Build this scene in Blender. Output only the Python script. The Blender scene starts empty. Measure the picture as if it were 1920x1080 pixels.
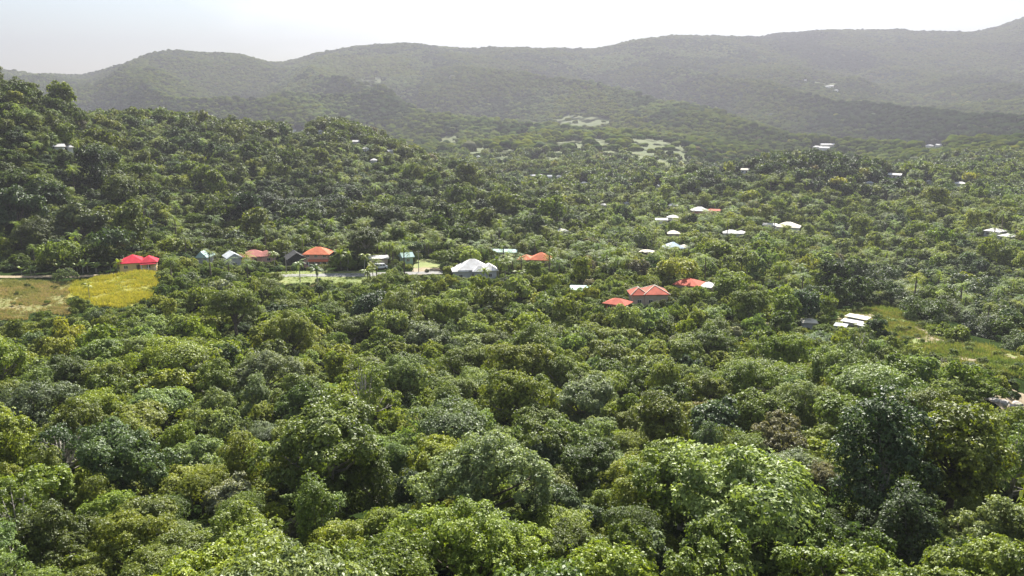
import bpy, math, random, sys
import numpy as np
from mathutils import Vector, Matrix

S = bpy.context.scene
RNG = np.random.default_rng(7)
random.seed(7)

# ------------------------------------------------------------------ camera
FPX, PITCH, CAMZ = 1507.0, math.radians(12.4), 100.0
cam_d = bpy.data.cameras.new('camera')
cam_d.sensor_width = 36.0
cam_d.lens = 36.0 * FPX / 1920.0
cam_d.clip_start = 0.5
cam_d.clip_end = 30000
cam = bpy.data.objects.new('camera', cam_d)
S.collection.objects.link(cam)
cam.location = (0, 0, CAMZ)
cam.rotation_euler = (math.pi / 2 - PITCH, 0, 0)
S.camera = cam

# ------------------------------------------------------------------ light
SUN_EL, SUN_AZ = math.radians(43), math.radians(10)
SUN_STRENGTH, SKY_STRENGTH, EXPOSURE = 5.0, 0.05, 1.92
HAZE_DENSITY, HAZE_ANISO = 0.00020, 0.30
HAZE_COLOR = (0.275, 0.275, 0.315, 1)
world = bpy.data.worlds.new('World')
S.world = world
world.use_nodes = True
nt = world.node_tree
nt.nodes.clear()
out = nt.nodes.new('ShaderNodeOutputWorld')
bg = nt.nodes.new('ShaderNodeBackground')
sky = nt.nodes.new('ShaderNodeTexSky')
sky.sky_type = 'NISHITA'
sky.sun_disc = False
sky.sun_elevation = SUN_EL
sky.sun_rotation = SUN_AZ
sky.altitude = 100
sky.air_density = 1.25
sky.dust_density = 1.0
sky.ozone_density = 3.0
bg.inputs['Strength'].default_value = SKY_STRENGTH
# thin broken cloud veil over the whole sky
tc = nt.nodes.new('ShaderNodeTexCoord')
mp = nt.nodes.new('ShaderNodeMapping')
mp.inputs['Scale'].default_value = (1.0, 1.0, 3.0)
mp.inputs['Location'].default_value = (17.0, 9.0, 3.1)
nz = nt.nodes.new('ShaderNodeTexNoise')
nz.inputs['Scale'].default_value = 1.5
nz.inputs['Detail'].default_value = 6
nz.inputs['Roughness'].default_value = 0.55
rp = nt.nodes.new('ShaderNodeValToRGB')
rp.color_ramp.elements[0].position = 0.47
rp.color_ramp.elements[0].color = (0, 0, 0, 1)
rp.color_ramp.elements[1].position = 0.66
rp.color_ramp.elements[1].color = (0.7, 0.7, 0.7, 1)
mx = nt.nodes.new('ShaderNodeMix')
mx.data_type = 'RGBA'
mx.inputs['B'].default_value = (13.0, 13.0, 13.4, 1)
L = nt.links.new
L(tc.outputs['Generated'], mp.inputs['Vector'])
L(mp.outputs['Vector'], nz.inputs['Vector'])
L(nz.outputs['Fac'], rp.inputs['Fac'])
L(rp.outputs['Color'], mx.inputs['Factor'])
L(sky.outputs['Color'], mx.inputs['A'])
L(mx.outputs['Result'], bg.inputs['Color'])
L(bg.outputs['Background'], out.inputs['Surface'])

sun_d = bpy.data.lights.new('sun', 'SUN')
sun_d.energy = SUN_STRENGTH
sun_d.angle = math.radians(0.53)
sun_d.color = (1.0, 0.955, 0.88)
sun = bpy.data.objects.new('sun', sun_d)
S.collection.objects.link(sun)
sdir = Vector((math.sin(SUN_AZ) * math.cos(SUN_EL), math.cos(SUN_AZ) * math.cos(SUN_EL), math.sin(SUN_EL)))
sun.rotation_mode = 'QUATERNION'
sun.rotation_quaternion = sdir.to_track_quat('Z', 'Y')
sun.location = (0, 400, 900)

vs = S.view_settings
vs.view_transform = 'Standard'
vs.look = 'None'
vs.gamma = 1
vs.use_curve_mapping = False
vs.exposure = EXPOSURE
S.render.engine = 'CYCLES'
cy = S.cycles
cy.use_denoising = True
try:
    cy.denoiser = 'OPENIMAGEDENOISE'
    cy.denoising_input_passes = 'RGB_ALBEDO_NORMAL'
    cy.denoising_prefilter = 'ACCURATE'
except Exception:
    pass
cy.max_bounces = 6
cy.diffuse_bounces = 1
cy.glossy_bounces = 2
cy.transmission_bounces = 4
cy.transparent_max_bounces = 6
cy.volume_bounces = 1
cy.use_adaptive_sampling = False
S.render.film_transparent = False

# ------------------------------------------------------------------ picking points of the place
SP, CP = math.sin(PITCH), math.cos(PITCH)

def ray(px, py):
    u, v = (px - 960) / FPX, (540 - py) / FPX
    return np.array([u, CP + v * SP, -SP + v * CP])

def project(x, y, z):
    """world -> photo pixel (1920 x 1080)"""
    x, y, z = np.asarray(x, float), np.asarray(y, float), np.asarray(z, float) - CAMZ
    d = y * CP - z * SP
    h = y * SP + z * CP
    d = np.where(d < 1, 1, d)
    return 960 + FPX * x / d, 540 - FPX * h / d

# ------------------------------------------------------------------ terrain
# (px, py, forward distance, height of what stands on the ground there)
A = []
for px in (-420, 0, 480, 960, 1440, 1920, 2340):
    A += [(px, 1080, 43, 10), (px, 900, 70, 10), (px, 790, 93, 10), (px, 700, 125, 10)]
A += [(480, 625, 175, 8), (960, 625, 175, 9), (1300, 640, 170, 9), (1600, 655, 175, 7), (700, 590, 205, 8), (1000, 585, 205, 8)]
A += [(-300, 620, 195, 0), (0, 620, 195, 0), (240, 600, 205, 0), (0, 560, 225, 0), (220, 548, 232, 0), (0, 512, 262, 0), (262, 507, 262, 0), (-350, 512, 262, 0),
      (420, 500, 285, 0), (482, 492, 300, 0), (560, 500, 292, 0), (597, 500, 290, 0), (550, 545, 250, 0), (550, 516, 272, 0), (715, 500, 285, 0),
      (800, 512, 275, 0), (890, 522, 268, 0), (1003, 497, 308, 0), (1215, 568, 235, 0), (1158, 582, 228, 0), (1300, 546, 255, 0), (1600, 622, 215, 0),
      (1640, 585, 240, 0), (1850, 680, 172, 0), (1870, 760, 130, 0), (1920, 610, 225, 4)]
A += [(1268, 474, 400, 0), (1375, 445, 430, 0), (1470, 434, 470, 0), (1250, 418, 490, 0), (1323, 405, 540, 0), (1870, 450, 410, 0), (1060, 444, 400, 0),
      (1600, 500, 330, 12), (1850, 500, 330, 10), (1700, 430, 440, 7), (1600, 395, 530, 7), (2150, 500, 320, 9), (2200, 420, 440, 7)]
# wooded spur on the left, its crest and the hollow behind it
A += [(0, 430, 290, 9), (0, 300, 335, 9), (0, 145, 400, 11), (-350, 400, 290, 9), (-350, 40, 400, 11), (-600, -40, 420, 15),
      (240, 440, 300, 9), (240, 340, 370, 9), (240, 270, 460, 9), (240, 217, 550, 9), (110, 190, 460, 9),
      (480, 440, 325, 9), (480, 330, 450, 9), (480, 235, 640, 9), (360, 222, 600, 9),
      (620, 440, 335, 4), (620, 385, 400, 10), (620, 300, 540, 9), (620, 225, 740, 9), (560, 232, 700, 9),
      (760, 440, 345, 5), (760, 375, 430, 9), (760, 320, 540, 9), (760, 277, 680, 9), (690, 248, 720, 9),
      (900, 440, 355, 6), (900, 385, 430, 9), (880, 322, 570, 9), (980, 400, 420, 9), (1000, 374, 470, 9), (1080, 425, 400, 8)]
AZ = [(0, 540, -15), (-350, 540, 0), (240, 740, -48), (480, 850, -55), (620, 940, -58), (760, 880, -66), (890, 740, -68), (1000, 580, -68)]
# valley floor, knoll, meadow spur
A += [(1200, 385, 510, 8), (1100, 352, 650, 7), (1020, 335, 740, 3), (1350, 385, 520, 8), (1540, 381, 535, 8),
      (1540, 291, 650, 5), (1420, 301, 650, 5), (1300, 320, 650, 7), (1660, 316, 650, 6), (1540, 340, 590, 9), (1180, 335, 720, 7),
      (1678, 335, 700, 0), (1800, 351, 640, 0), (1900, 290, 850, 8), (1900, 350, 640, 8), (2200, 290, 800, 8), (1780, 300, 830, 8),
      (1545, 277, 1080, 2), (1750, 274, 1080, 2), (1250, 312, 860, 3), (1250, 272, 1030, 3), (1060, 312, 880, 3), (1060, 265, 1060, 3), (880, 300, 930, 3),
      (840, 262, 1040, 4), (960, 262, 1040, 4)]
AZ += [(1540, 760, -66), (1400, 760, -66), (1660, 760, -64), (1300, 760, -66)]
# main ridge: face and crest
A += [(-420, 230, 1300, 8), (-420, 150, 1900, 8), (0, 205, 1350, 8), (0, 144, 1950, 8), (160, 150, 1900, 8), (160, 200, 1350, 8),
      (320, 97, 1800, 8), (320, 160, 1450, 8), (250, 118, 1830, 8), (410, 104, 1800, 8), (470, 108, 1800, 8), (510, 121, 1850, 8), (510, 180, 1450, 8), (600, 100, 2000, 8),
      (600, 170, 1500, 8), (600, 235, 1150, 8), (690, 92, 2000, 8), (780, 87, 2000, 8), (780, 170, 1500, 8), (880, 96, 2000, 8), (960, 95, 2000, 8), (960, 170, 1500, 8), (960, 230, 1180, 8),
      (1060, 99, 2000, 8), (1130, 101, 2000, 8), (1180, 84, 2050, 8), (1130, 180, 1500, 8), (1240, 74, 2050, 8), (1300, 73, 2050, 8), (1300, 160, 1600, 8), (1300, 240, 1200, 8), (1440, 78, 2050, 8),
      (1475, 66, 2450, 8), (1560, 64, 2500, 8), (1555, 163, 1650, 3), (1555, 230, 1280, 8), (1700, 62, 2500, 8), (1700, 150, 1750, 8), (1700, 230, 1280, 8),
      (1780, 62, 2500, 8), (1840, 60, 2500, 8), (1920, 44, 2500, 8), (1920, 130, 1800, 8), (1920, 230, 1250, 8), (2050, 5, 2500, 8), (2300, -40, 2500, 8), (2300, 130, 1700, 8), (2300, 240, 1200, 8)]
pts = []
for px, py, Y, h in A:
    if Y > 1400: h = 12
    if Y > 900: Y = 900 + min(Y - 900, 400) * 3.1 + max(Y - 1300, 0) * 1.9      # the main range stands well back
    d = ray(px, py)
    p = d * (Y / d[1])
    pts.append((p[0], p[1], p[2] - h))
for px, Y, z in AZ:
    d = ray(px, 300)
    pts.append((d[0] / d[1] * Y, Y, z))
for th in (-62, -35, -20, 0, 20, 35, 62):
    t = math.radians(th)
    pts.append((6300 * math.sin(t), 6300 * math.cos(t), -60 + (100 if th > 15 else 0)))
    pts.append((8600 * math.sin(t), 8600 * math.cos(t), -70))
    pts.append((22 * math.sin(t), 22 * math.cos(t), -31))
for Y, z in ((45, -38), (130, -52), (260, -58), (420, -50), (800, -50), (1500, -20), (3500, 240)):
    for sgn in (-1, 1):
        pts.append((sgn * Y * math.sin(1.1), Y * math.cos(1.1), z))
pts = np.array(pts)
KTH = 3.2
pr = np.hypot(pts[:, 0], pts[:, 1])
PU = np.stack([np.arctan2(pts[:, 0], pts[:, 1]) * KTH, np.log(pr)], 1)
PT = pts[:, 2] / pr

def _tps(d2):
    return np.where(d2 > 1e-12, 0.5 * d2 * np.log(np.maximum(d2, 1e-12)), 0.0)
n_ = len(PU)
d2 = ((PU[:, None, :] - PU[None, :, :]) ** 2).sum(-1)
K = _tps(d2) + np.eye(n_) * 2e-4
P_ = np.hstack([np.ones((n_, 1)), PU])
M_ = np.block([[K, P_], [P_.T, np.zeros((3, 3))]])
WT = np.linalg.solve(M_, np.concatenate([PT, np.zeros(3)]))

def _hash(ix, iy, seed):
    h = (ix.astype(np.int64) * 374761393 + iy.astype(np.int64) * 668265263 + seed * 974634777) & 0x7fffffff
    h = ((h ^ (h >> 13)) * 1274126177) & 0x7fffffff
    return ((h ^ (h >> 16)) & 0xffff) / 65535.0

def vnoise(x, y, scale, seed=0):
    x, y = np.asarray(x) / scale, np.asarray(y) / scale
    ix, iy = np.floor(x), np.floor(y)
    fx, fy = x - ix, y - iy
    fx, fy = fx * fx * (3 - 2 * fx), fy * fy * (3 - 2 * fy)
    a = _hash(ix, iy, seed); b = _hash(ix + 1, iy, seed)
    c = _hash(ix, iy + 1, seed); d = _hash(ix + 1, iy + 1, seed)
    return (a + (b - a) * fx) * (1 - fy) + (c + (d - c) * fx) * fy

def fbm(x, y, scale, seed=0, n=3):
    s, a, t = 0, 1.0, 0
    for k in range(n):
        s = s + a * vnoise(x, y, scale / 2 ** k, seed + k * 17); t += a; a *= 0.5
    return s / t

def H(x, y):
    x, y = np.atleast_1d(np.asarray(x, float)), np.atleast_1d(np.asarray(y, float))
    r = np.hypot(x, y)
    rr = np.clip(r, 22, 8600)
    th = np.clip(np.arctan2(x, y), -1.15, 1.15) * KTH
    U = np.stack([th, np.log(rr)], 1)
    o = np.empty(len(U))
    for i in range(0, len(U), 20000):
        u = U[i:i + 20000]
        q = ((u[:, None, :] - PU[None, :, :]) ** 2).sum(-1)
        o[i:i + 20000] = _tps(q) @ WT[:n_] + WT[n_] + u @ WT[n_ + 1:]
    z = CAMZ + rr * o
    # gullies and shoulders on the far slopes
    far = np.clip((rr - 1100) / 1300, 0, 1) * np.clip((6300 - rr) / 1500, 0, 1)
    crest = np.clip((z - 90) / 170, 0, 1)
    ridged = 1 - np.abs(2 * fbm(x + 0.35 * y, y * 0.45, 620, 5, 3) - 1) * 2
    z = z + far * (ridged - .6) * 190 * (1 - 0.88 * crest) + far * (fbm(x, y, 110, 9, 3) - 0.5) * 18
    mid = np.clip((rr - 300) / 200, 0, 1) * np.clip((1300 - rr) / 300, 0, 1)
    z = z + mid * (fbm(x, y, 70, 21, 2) - 0.5) * 5
    return np.maximum(z, 8.0)

_rs = np.exp(np.linspace(math.log(24), math.log(8000), 1000))

def hit(px, py, up=0.0, rmin=24):
    """first point of the ground (raised by up) on the line of sight"""
    d = ray(px, py)
    d = d / math.hypot(d[0], d[1])
    rs = _rs[_rs >= rmin]
    zz = H(d[0] * rs, d[1] * rs) + up
    g = (CAMZ + d[2] * rs) - zz
    k = np.argmax(g < 0)
    if g[k] >= 0:
        k = len(rs) - 1
    if k == 0:
        r = rs[0]
    else:
        r = rs[k - 1] + (rs[k] - rs[k - 1]) * g[k - 1] / (g[k - 1] - g[k] + 1e-9)
    x, y = d[0] * r, d[1] * r
    return np.array([x, y, float(H(x, y)[0])]), r

def inpoly(px, py, poly):
    px, py = np.asarray(px, float), np.asarray(py, float)
    c = np.zeros(px.shape, bool)
    n = len(poly)
    for i in range(n):
        x0, y0 = poly[i]; x1, y1 = poly[(i + 1) % n]
        if y0 == y1:
            continue
        m = ((y0 > py) != (y1 > py)) & (px < (x1 - x0) * (py - y0) / (y1 - y0) + x0)
        c ^= m
    return c

# ------------------------------------------------------------------ mesh helpers
def link(o, parent=None):
    S.collection.objects.link(o)
    if parent is not None:
        o.parent = parent
    return o

def mesh_np(name, co, faces, mats=(), midx=None, smooth=False, attr=None):
    """co (n,3); faces (m,k) all of one size"""
    me = bpy.data.meshes.new(name)
    co = np.asarray(co, np.float32); faces = np.asarray(faces, np.int32)
    m, k = faces.shape
    me.vertices.add(len(co)); me.vertices.foreach_set('co', co.ravel())
    me.loops.add(m * k); me.loops.foreach_set('vertex_index', faces.ravel())
    me.polygons.add(m)
    me.polygons.foreach_set('loop_start', np.arange(0, m * k, k, dtype=np.int32))
    me.polygons.foreach_set('loop_total', np.full(m, k, np.int32))
    if midx is not None:
        me.polygons.foreach_set('material_index', np.asarray(midx, np.int32))
    if smooth:
        me.polygons.foreach_set('use_smooth', np.ones(m, bool))
    if attr is not None:
        for an, av in attr.items():
            a = me.attributes.new(an, 'FLOAT', 'POINT')
            a.data.foreach_set('value', np.asarray(av, np.float32))
    me.update(calc_edges=True)
    for mt in mats:
        me.materials.append(mt)
    return me

class MB:
    """collects boxes, prisms and tubes for one mesh"""
    def __init__(s):
        s.v, s.f = [], []
    def add(s, v, f):
        o = len(s.v)
        s.v += [tuple(p) for p in v]
        s.f += [tuple(i + o for i in q) for q in f]
    def box(s, x0, x1, y0, y1, z0, z1):
        v = [(x0, y0, z0), (x1, y0, z0), (x1, y1, z0), (x0, y1, z0), (x0, y0, z1), (x1, y0, z1), (x1, y1, z1), (x0, y1, z1)]
        s.add(v, [(0, 3, 2, 1), (4, 5, 6, 7), (0, 1, 5, 4), (1, 2, 6, 5), (2, 3, 7, 6), (3, 0, 4, 7)])
    def tube(s, pts, rad, n=6, cap=True):
        pts = [Vector(p) for p in pts]
        rings = []
        for i, p in enumerate(pts):
            d = (pts[min(i + 1, len(pts) - 1)] - pts[max(i - 1, 0)])
            d = d.normalized() if d.length > 1e-6 else Vector((0, 0, 1))
            a = Vector((1, 0, 0)) if abs(d.x) < 0.8 else Vector((0, 1, 0))
            u = d.cross(a).normalized(); w = d.cross(u)
            rings.append([p + (u * math.cos(2 * math.pi * k / n) + w * math.sin(2 * math.pi * k / n)) * rad[i] for k in range(n)])
        v = [q for r in rings for q in r]
        f = []
        for i in range(len(pts) - 1):
            for k in range(n):
                f.append((i * n + k, i * n + (k + 1) % n, (i + 1) * n + (k + 1) % n, (i + 1) * n + k))
        if cap:
            f.append(tuple(range(n - 1, -1, -1)))
            f.append(tuple((len(pts) - 1) * n + k for k in range(n)))
        s.add(v, f)
    def mesh(s, name, mat=None, smooth=False):
        me = bpy.data.meshes.new(name)
        me.from_pydata(s.v, [], s.f)
        if mat:
            me.materials.append(mat)
        if smooth:
            me.polygons.foreach_set('use_smooth', [True] * len(me.polygons))
        me.update()
        return me
    def build(s, name, mat, parent=None, smooth=False):
        return link(bpy.data.objects.new(name, s.mesh(name, mat, smooth)), parent)

def empty(name, loc, rz=0.0, label=None, cat=None, group=None):
    o = bpy.data.objects.new(name, None)
    o.empty_display_size = 0.5
    o.location = loc; o.rotation_euler = (0, 0, rz)
    if label: o['label'] = label
    if cat: o['category'] = cat
    if group: o['group'] = group
    return link(o)

# ------------------------------------------------------------------ materials
def mat_new(name):
    m = bpy.data.materials.new(name); m.use_nodes = True
    m.node_tree.nodes.clear()
    return m, m.node_tree

def N(t, kind, **kw):
    n = t.nodes.new(kind)
    for k, v in kw.items():
        if hasattr(n, k) and k not in n.inputs.keys():
            setattr(n, k, v)
        else:
            n.inputs[k].default_value = v
    return n

def plain(name, col, rough=0.7, var=0.15, scale=3.0, bump=0.0, ribs=None, spec=0.5, metal=0.0):
    """painted / plastered surface with uneven tone, grime and optional corrugation"""
    m, t = mat_new(name)
    o = N(t, 'ShaderNodeOutputMaterial'); b = N(t, 'ShaderNodeBsdfPrincipled')
    b.inputs['Roughness'].default_value = rough
    b.inputs['Specular IOR Level'].default_value = spec
    b.inputs['Metallic'].default_value = metal
    tcn = N(t, 'ShaderNodeTexCoord')
    nz1 = N(t, 'ShaderNodeTexNoise', Scale=scale, Detail=5.0, Roughness=0.65)
    t.links.new(tcn.outputs['Object'], nz1.inputs['Vector'])
    rmp = N(t, 'ShaderNodeValToRGB')
    rmp.color_ramp.elements[0].position = 0.32; rmp.color_ramp.elements[1].position = 0.72
    c = np.array(col)
    rmp.color_ramp.elements[0].color = (*(c * (1 - var) * np.array([1, .97, .93])), 1)
    rmp.color_ramp.elements[1].color = (*np.minimum(c * (1 + var * 0.7), 0.95), 1)
    t.links.new(nz1.outputs['Fac'], rmp.inputs['Fac'])
    t.links.new(rmp.outputs['Color'], b.inputs['Base Color'])
    if ribs:
        w = N(t, 'ShaderNodeTexWave', wave_type='BANDS', bands_direction=ribs, Scale=1.3)
        t.links.new(tcn.outputs['Object'], w.inputs['Vector'])
        bp = N(t, 'ShaderNodeBump', Strength=0.5, Distance=0.06)
        t.links.new(w.outputs['Fac'], bp.inputs['Height'])
        t.links.new(bp.outputs['Normal'], b.inputs['Normal'])
    elif bump:
        bp = N(t, 'ShaderNodeBump', Strength=bump, Distance=0.05)
        t.links.new(nz1.outputs['Fac'], bp.inputs['Height'])
        t.links.new(bp.outputs['Normal'], b.inputs['Normal'])
    t.links.new(b.outputs['BSDF'], o.inputs['Surface'])
    return m

def leaf_mat(name, source, rough=0.5, spec=0.34, trans=0.32):
    """foliage; the colour comes from the object (source 'OBJECT') or from the scattered point ('POINT')"""
    m, t = mat_new(name)
    o = N(t, 'ShaderNodeOutputMaterial')
    if source == 'OBJECT':
        ci = N(t, 'ShaderNodeObjectInfo'); col = ci.outputs['Color']
    else:
        ci = N(t, 'ShaderNodeAttribute', attribute_type='INSTANCER', attribute_name='tint'); col = ci.outputs['Color']
    va = N(t, 'ShaderNodeAttribute', attribute_type='GEOMETRY', attribute_name='vary')
    # vary 0..1 -> brightness and slight hue change leaf by leaf
    mr = N(t, 'ShaderNodeMapRange'); mr.inputs['To Min'].default_value = 0.55; mr.inputs['To Max'].default_value = 1.5
    t.links.new(va.outputs['Fac'], mr.inputs['Value'])
    mh = N(t, 'ShaderNodeMapRange'); mh.inputs['To Min'].default_value = 0.518; mh.inputs['To Max'].default_value = 0.488
    t.links.new(va.outputs['Fac'], mh.inputs['Value'])
    hs = N(t, 'ShaderNodeHueSaturation')
    t.links.new(col, hs.inputs['Color']); t.links.new(mr.outputs['Result'], hs.inputs['Value']); t.links.new(mh.outputs['Result'], hs.inputs['Hue'])
    b = N(t, 'ShaderNodeBsdfPrincipled'); b.inputs['Roughness'].default_value = rough; b.inputs['Specular IOR Level'].default_value = spec
    t.links.new(hs.outputs['Color'], b.inputs['Base Color'])
    tr = N(t, 'ShaderNodeBsdfTranslucent')
    tm = N(t, 'ShaderNodeMix', data_type='RGBA', blend_type='MULTIPLY'); tm.inputs['Factor'].default_value = 1.0
    tm.inputs['B'].default_value = (1.5, 1.5, 0.7, 1)
    t.links.new(hs.outputs['Color'], tm.inputs['A']); t.links.new(tm.outputs['Result'], tr.inputs['Color'])
    ms = N(t, 'ShaderNodeMixShader'); ms.inputs['Fac'].default_value = trans
    t.links.new(b.outputs['BSDF'], ms.inputs[1]); t.links.new(tr.outputs['BSDF'], ms.inputs[2])
    t.links.new(ms.outputs['Shader'], o.inputs['Surface'])
    return m

def ground_mat(name, cols, scale, bump=0.4, stops=(0.3, 0.5, 0.7), scale2=None):
    m, t = mat_new(name)
    o = N(t, 'ShaderNodeOutputMaterial'); b = N(t, 'ShaderNodeBsdfPrincipled'); b.inputs['Roughness'].default_value = 0.9
    b.inputs['Specular IOR Level'].default_value = 0.2
    g = N(t, 'ShaderNodeNewGeometry')
    n1 = N(t, 'ShaderNodeTexNoise', Scale=scale, Detail=8.0, Roughness=0.7)
    t.links.new(g.outputs['Position'], n1.inputs['Vector'])
    r = N(t, 'ShaderNodeValToRGB')
    while len(r.color_ramp.elements) < len(cols):
        r.color_ramp.elements.new(0.5)
    for e, p, c in zip(r.color_ramp.elements, stops, cols):
        e.position = p; e.color = (*c, 1)
    t.links.new(n1.outputs['Fac'], r.inputs['Fac'])
    t.links.new(r.outputs['Color'], b.inputs['Base Color'])
    n2 = N(t, 'ShaderNodeTexNoise', Scale=scale2 or scale * 6, Detail=4.0, Roughness=0.7)
    t.links.new(g.outputs['Position'], n2.inputs['Vector'])
    bp = N(t, 'ShaderNodeBump', Strength=bump, Distance=0.4)
    t.links.new(n2.outputs['Fac'], bp.inputs['Height']); t.links.new(bp.outputs['Normal'], b.inputs['Normal'])
    t.links.new(b.outputs['BSDF'], o.inputs['Surface'])
    return m

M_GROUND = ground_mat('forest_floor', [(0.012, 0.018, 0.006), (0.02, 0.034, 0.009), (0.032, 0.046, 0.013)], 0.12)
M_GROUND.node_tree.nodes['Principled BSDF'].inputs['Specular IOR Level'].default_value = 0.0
M_GRASS = ground_mat('meadow_grass', [(0.09, 0.12, 0.03), (0.15, 0.18, 0.05), (0.24, 0.22, 0.09)], 0.11, 0.5, (0.3, 0.5, 0.72), 1.3)
M_PASTURE = ground_mat('pasture', [(0.034, 0.055, 0.006), (0.054, 0.076, 0.008), (0.085, 0.092, 0.014)], 0.03, 0.4, (0.3, 0.5, 0.72), 0.4)
M_YELLOW = ground_mat('tall_yellow_grass', [(0.11, 0.12, 0.022), (0.18, 0.18, 0.026), (0.25, 0.225, 0.04)], 0.22, 0.8, (0.3, 0.5, 0.7), 1.8)
M_DRY = ground_mat('dry_field', [(0.12, 0.125, 0.035), (0.16, 0.16, 0.05), (0.22, 0.18, 0.085)], 0.16, 0.8, (0.35, 0.5, 0.66), 2.0)
M_EARTH = ground_mat('bare_earth', [(0.14, 0.12, 0.06), (0.24, 0.19, 0.12), (0.36, 0.29, 0.20)], 0.35, 0.6, (0.3, 0.5, 0.7), 2.2)
M_ROAD = ground_mat('worn_road', [(0.14, 0.135, 0.12), (0.19, 0.185, 0.17), (0.24, 0.235, 0.22)], 0.5, 0.2, (0.3, 0.5, 0.7), 3.0)
M_BARK = plain('bark', (0.10, 0.08, 0.06), 0.9, 0.4, 4.0, 0.6)
M_BARK_PALE = plain('pale_bark', (0.28, 0.26, 0.22), 0.85, 0.35, 4.0, 0.5)
M_LEAF_O = leaf_mat('leaf', 'OBJECT')
M_LEAF_P = leaf_mat('scattered_leaf', 'POINT', 0.6, 0.22)

M_LEAF_FAR = leaf_mat('far_canopy', 'POINT', 0.95, 0.0, 0.06)
# ------------------------------------------------------------------ ground sheet
th = np.concatenate([np.linspace(-math.pi, math.radians(-42), 40)[:-1], np.linspace(math.radians(-42), math.radians(42), 520), np.linspace(math.radians(42), math.pi, 40)[1:-1]])
rr = np.concatenate([np.exp(np.linspace(math.log(3), math.log(175), 60))[:-1], np.arange(175, 440, 2.2), np.exp(np.linspace(math.log(440), math.log(8600), 190))])
TH, RR = np.meshgrid(th, rr)
gx, gy = (RR * np.sin(TH)).ravel(), (RR * np.cos(TH)).ravel()
gz = H(gx, gy)
nth, nr = len(th), len(rr)
i_, j_ = np.meshgrid(np.arange(nr - 1), np.arange(nth), indexing='ij')
jn = (j_ + 1) % nth
fq = np.stack([i_ * nth + j_, i_ * nth + jn, (i_ + 1) * nth + jn, (i_ + 1) * nth + j_], -1).reshape(-1, 4)[:, ::-1]
GROUND_LOW, GROUND_TOP = float(gz.min()), float(gz.max())
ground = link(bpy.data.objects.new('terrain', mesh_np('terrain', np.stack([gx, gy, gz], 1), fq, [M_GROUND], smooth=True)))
ground['kind'] = 'structure'

# ------------------------------------------------------------------ open ground (photo polygons put down on the terrain)
def ground_poly(pix):
    return [tuple(hit(a, b)[0][:2]) for a, b in pix]

def sheet(name, pix, cell, mat, up=0.10, rag=0.6, seed=0, label=None):
    P = ground_poly(pix)
    xs, ys = [p[0] for p in P], [p[1] for p in P]
    X = np.arange(min(xs) - cell, max(xs) + cell * 2, cell); Y = np.arange(min(ys) - cell, max(ys) + cell * 2, cell)
    GX, GY = np.meshgrid(X, Y)
    cx, cyy = (GX[:-1, :-1] + cell / 2), (GY[:-1, :-1] + cell / 2)
    jx = cx + (vnoise(cx, cyy, cell * 3, seed + 1) - .5) * cell * 6 * rag
    jy = cyy + (vnoise(cx, cyy, cell * 3, seed + 2) - .5) * cell * 6 * rag
    ok = inpoly(jx, jy, P)
    Z = H(GX.ravel(), GY.ravel()) + up
    w = len(X)
    i, j = np.nonzero(ok)
    f = np.stack([i * w + j, i * w + j + 1, (i + 1) * w + j + 1, (i + 1) * w + j], 1)
    used, inv = np.unique(f.ravel(), return_inverse=True)
    co = np.stack([GX.ravel(), GY.ravel(), Z], 1)[used]
    o = link(bpy.data.objects.new(name, mesh_np(name, co, inv.reshape(-1, 4), [mat], smooth=True)))
    o['kind'] = 'structure'
    if label: o['label'] = label
    return P

def ribbon(name, pix, width, mat, up=0.16, label=None):
    P = [np.array(hit(a, b)[0][:2]) for a, b in pix]
    Q = []
    for a, b in zip(P[:-1], P[1:]):
        n = max(2, int(np.linalg.norm(b - a) / 1.5))
        Q += [a + (b - a) * k / n for k in range(n)]
    Q.append(P[-1]); Q = np.array(Q)
    for _ in range(6):
        Q[1:-1] = (Q[:-2] + Q[1:-1] * 2 + Q[2:]) / 4
    T = np.gradient(Q, axis=0); T /= np.linalg.norm(T, axis=1)[:, None] + 1e-9
    Nn = np.stack([-T[:, 1], T[:, 0]], 1)
    m = 6
    rows = []
    for k in range(m + 1):
        wv = width * (1 + 0.12 * (vnoise(Q[:, 0], Q[:, 1], 5, k) - .5))
        s = (k / m - 0.5) * wv
        p = Q + Nn * s[:, None]
        rows.append(np.stack([p[:, 0], p[:, 1], H(p[:, 0], p[:, 1]) + up], 1))
    co = np.stack(rows, 1)
    n = len(Q)
    f = [(i * (m + 1) + k, i * (m + 1) + k + 1, (i + 1) * (m + 1) + k + 1, (i + 1) * (m + 1) + k) for i in range(n - 1) for k in range(m)]
    f = np.array(f)[:, ::-1]
    o = link(bpy.data.objects.new(name, mesh_np(name, co.reshape(-1, 3), f, [mat], smooth=True)))
    o['kind'] = 'structure'
    if label: o['label'] = label
    return Q

POLY_YELLOW = [(135, 527), (180, 521), (300, 512), (294, 530), (292, 556), (262, 566), (225, 578), (180, 574), (146, 560), (134, 545)]
POLY_DRY = [(-60, 526), (60, 526), (133, 530), (128, 560), (132, 592), (60, 585), (50, 600), (-60, 602)]
POLY_LAWN = [(505, 510), (560, 508), (690, 508), (720, 516), (700, 528), (600, 536), (520, 534)]
POLY_LAWN2 = [(776, 487), (822, 487), (822, 503), (776, 505)]
POLY_DRIVE = [(776, 503), (826, 502), (828, 514), (774, 516)]
POLY_BANK = [(425, 432), (480, 440), (560, 432), (640, 432), (640, 456), (560, 452), (470, 452), (425, 446)]
POLY_CLEAR = [(1570, 586), (1600, 578), (1680, 580), (1690, 592), (1740, 612), (1800, 640), (1920, 668), (1980, 690), (1980, 716), (1900, 706), (1800, 690), (1760, 668), (1690, 640), (1660, 625), (1560, 622)]
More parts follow.
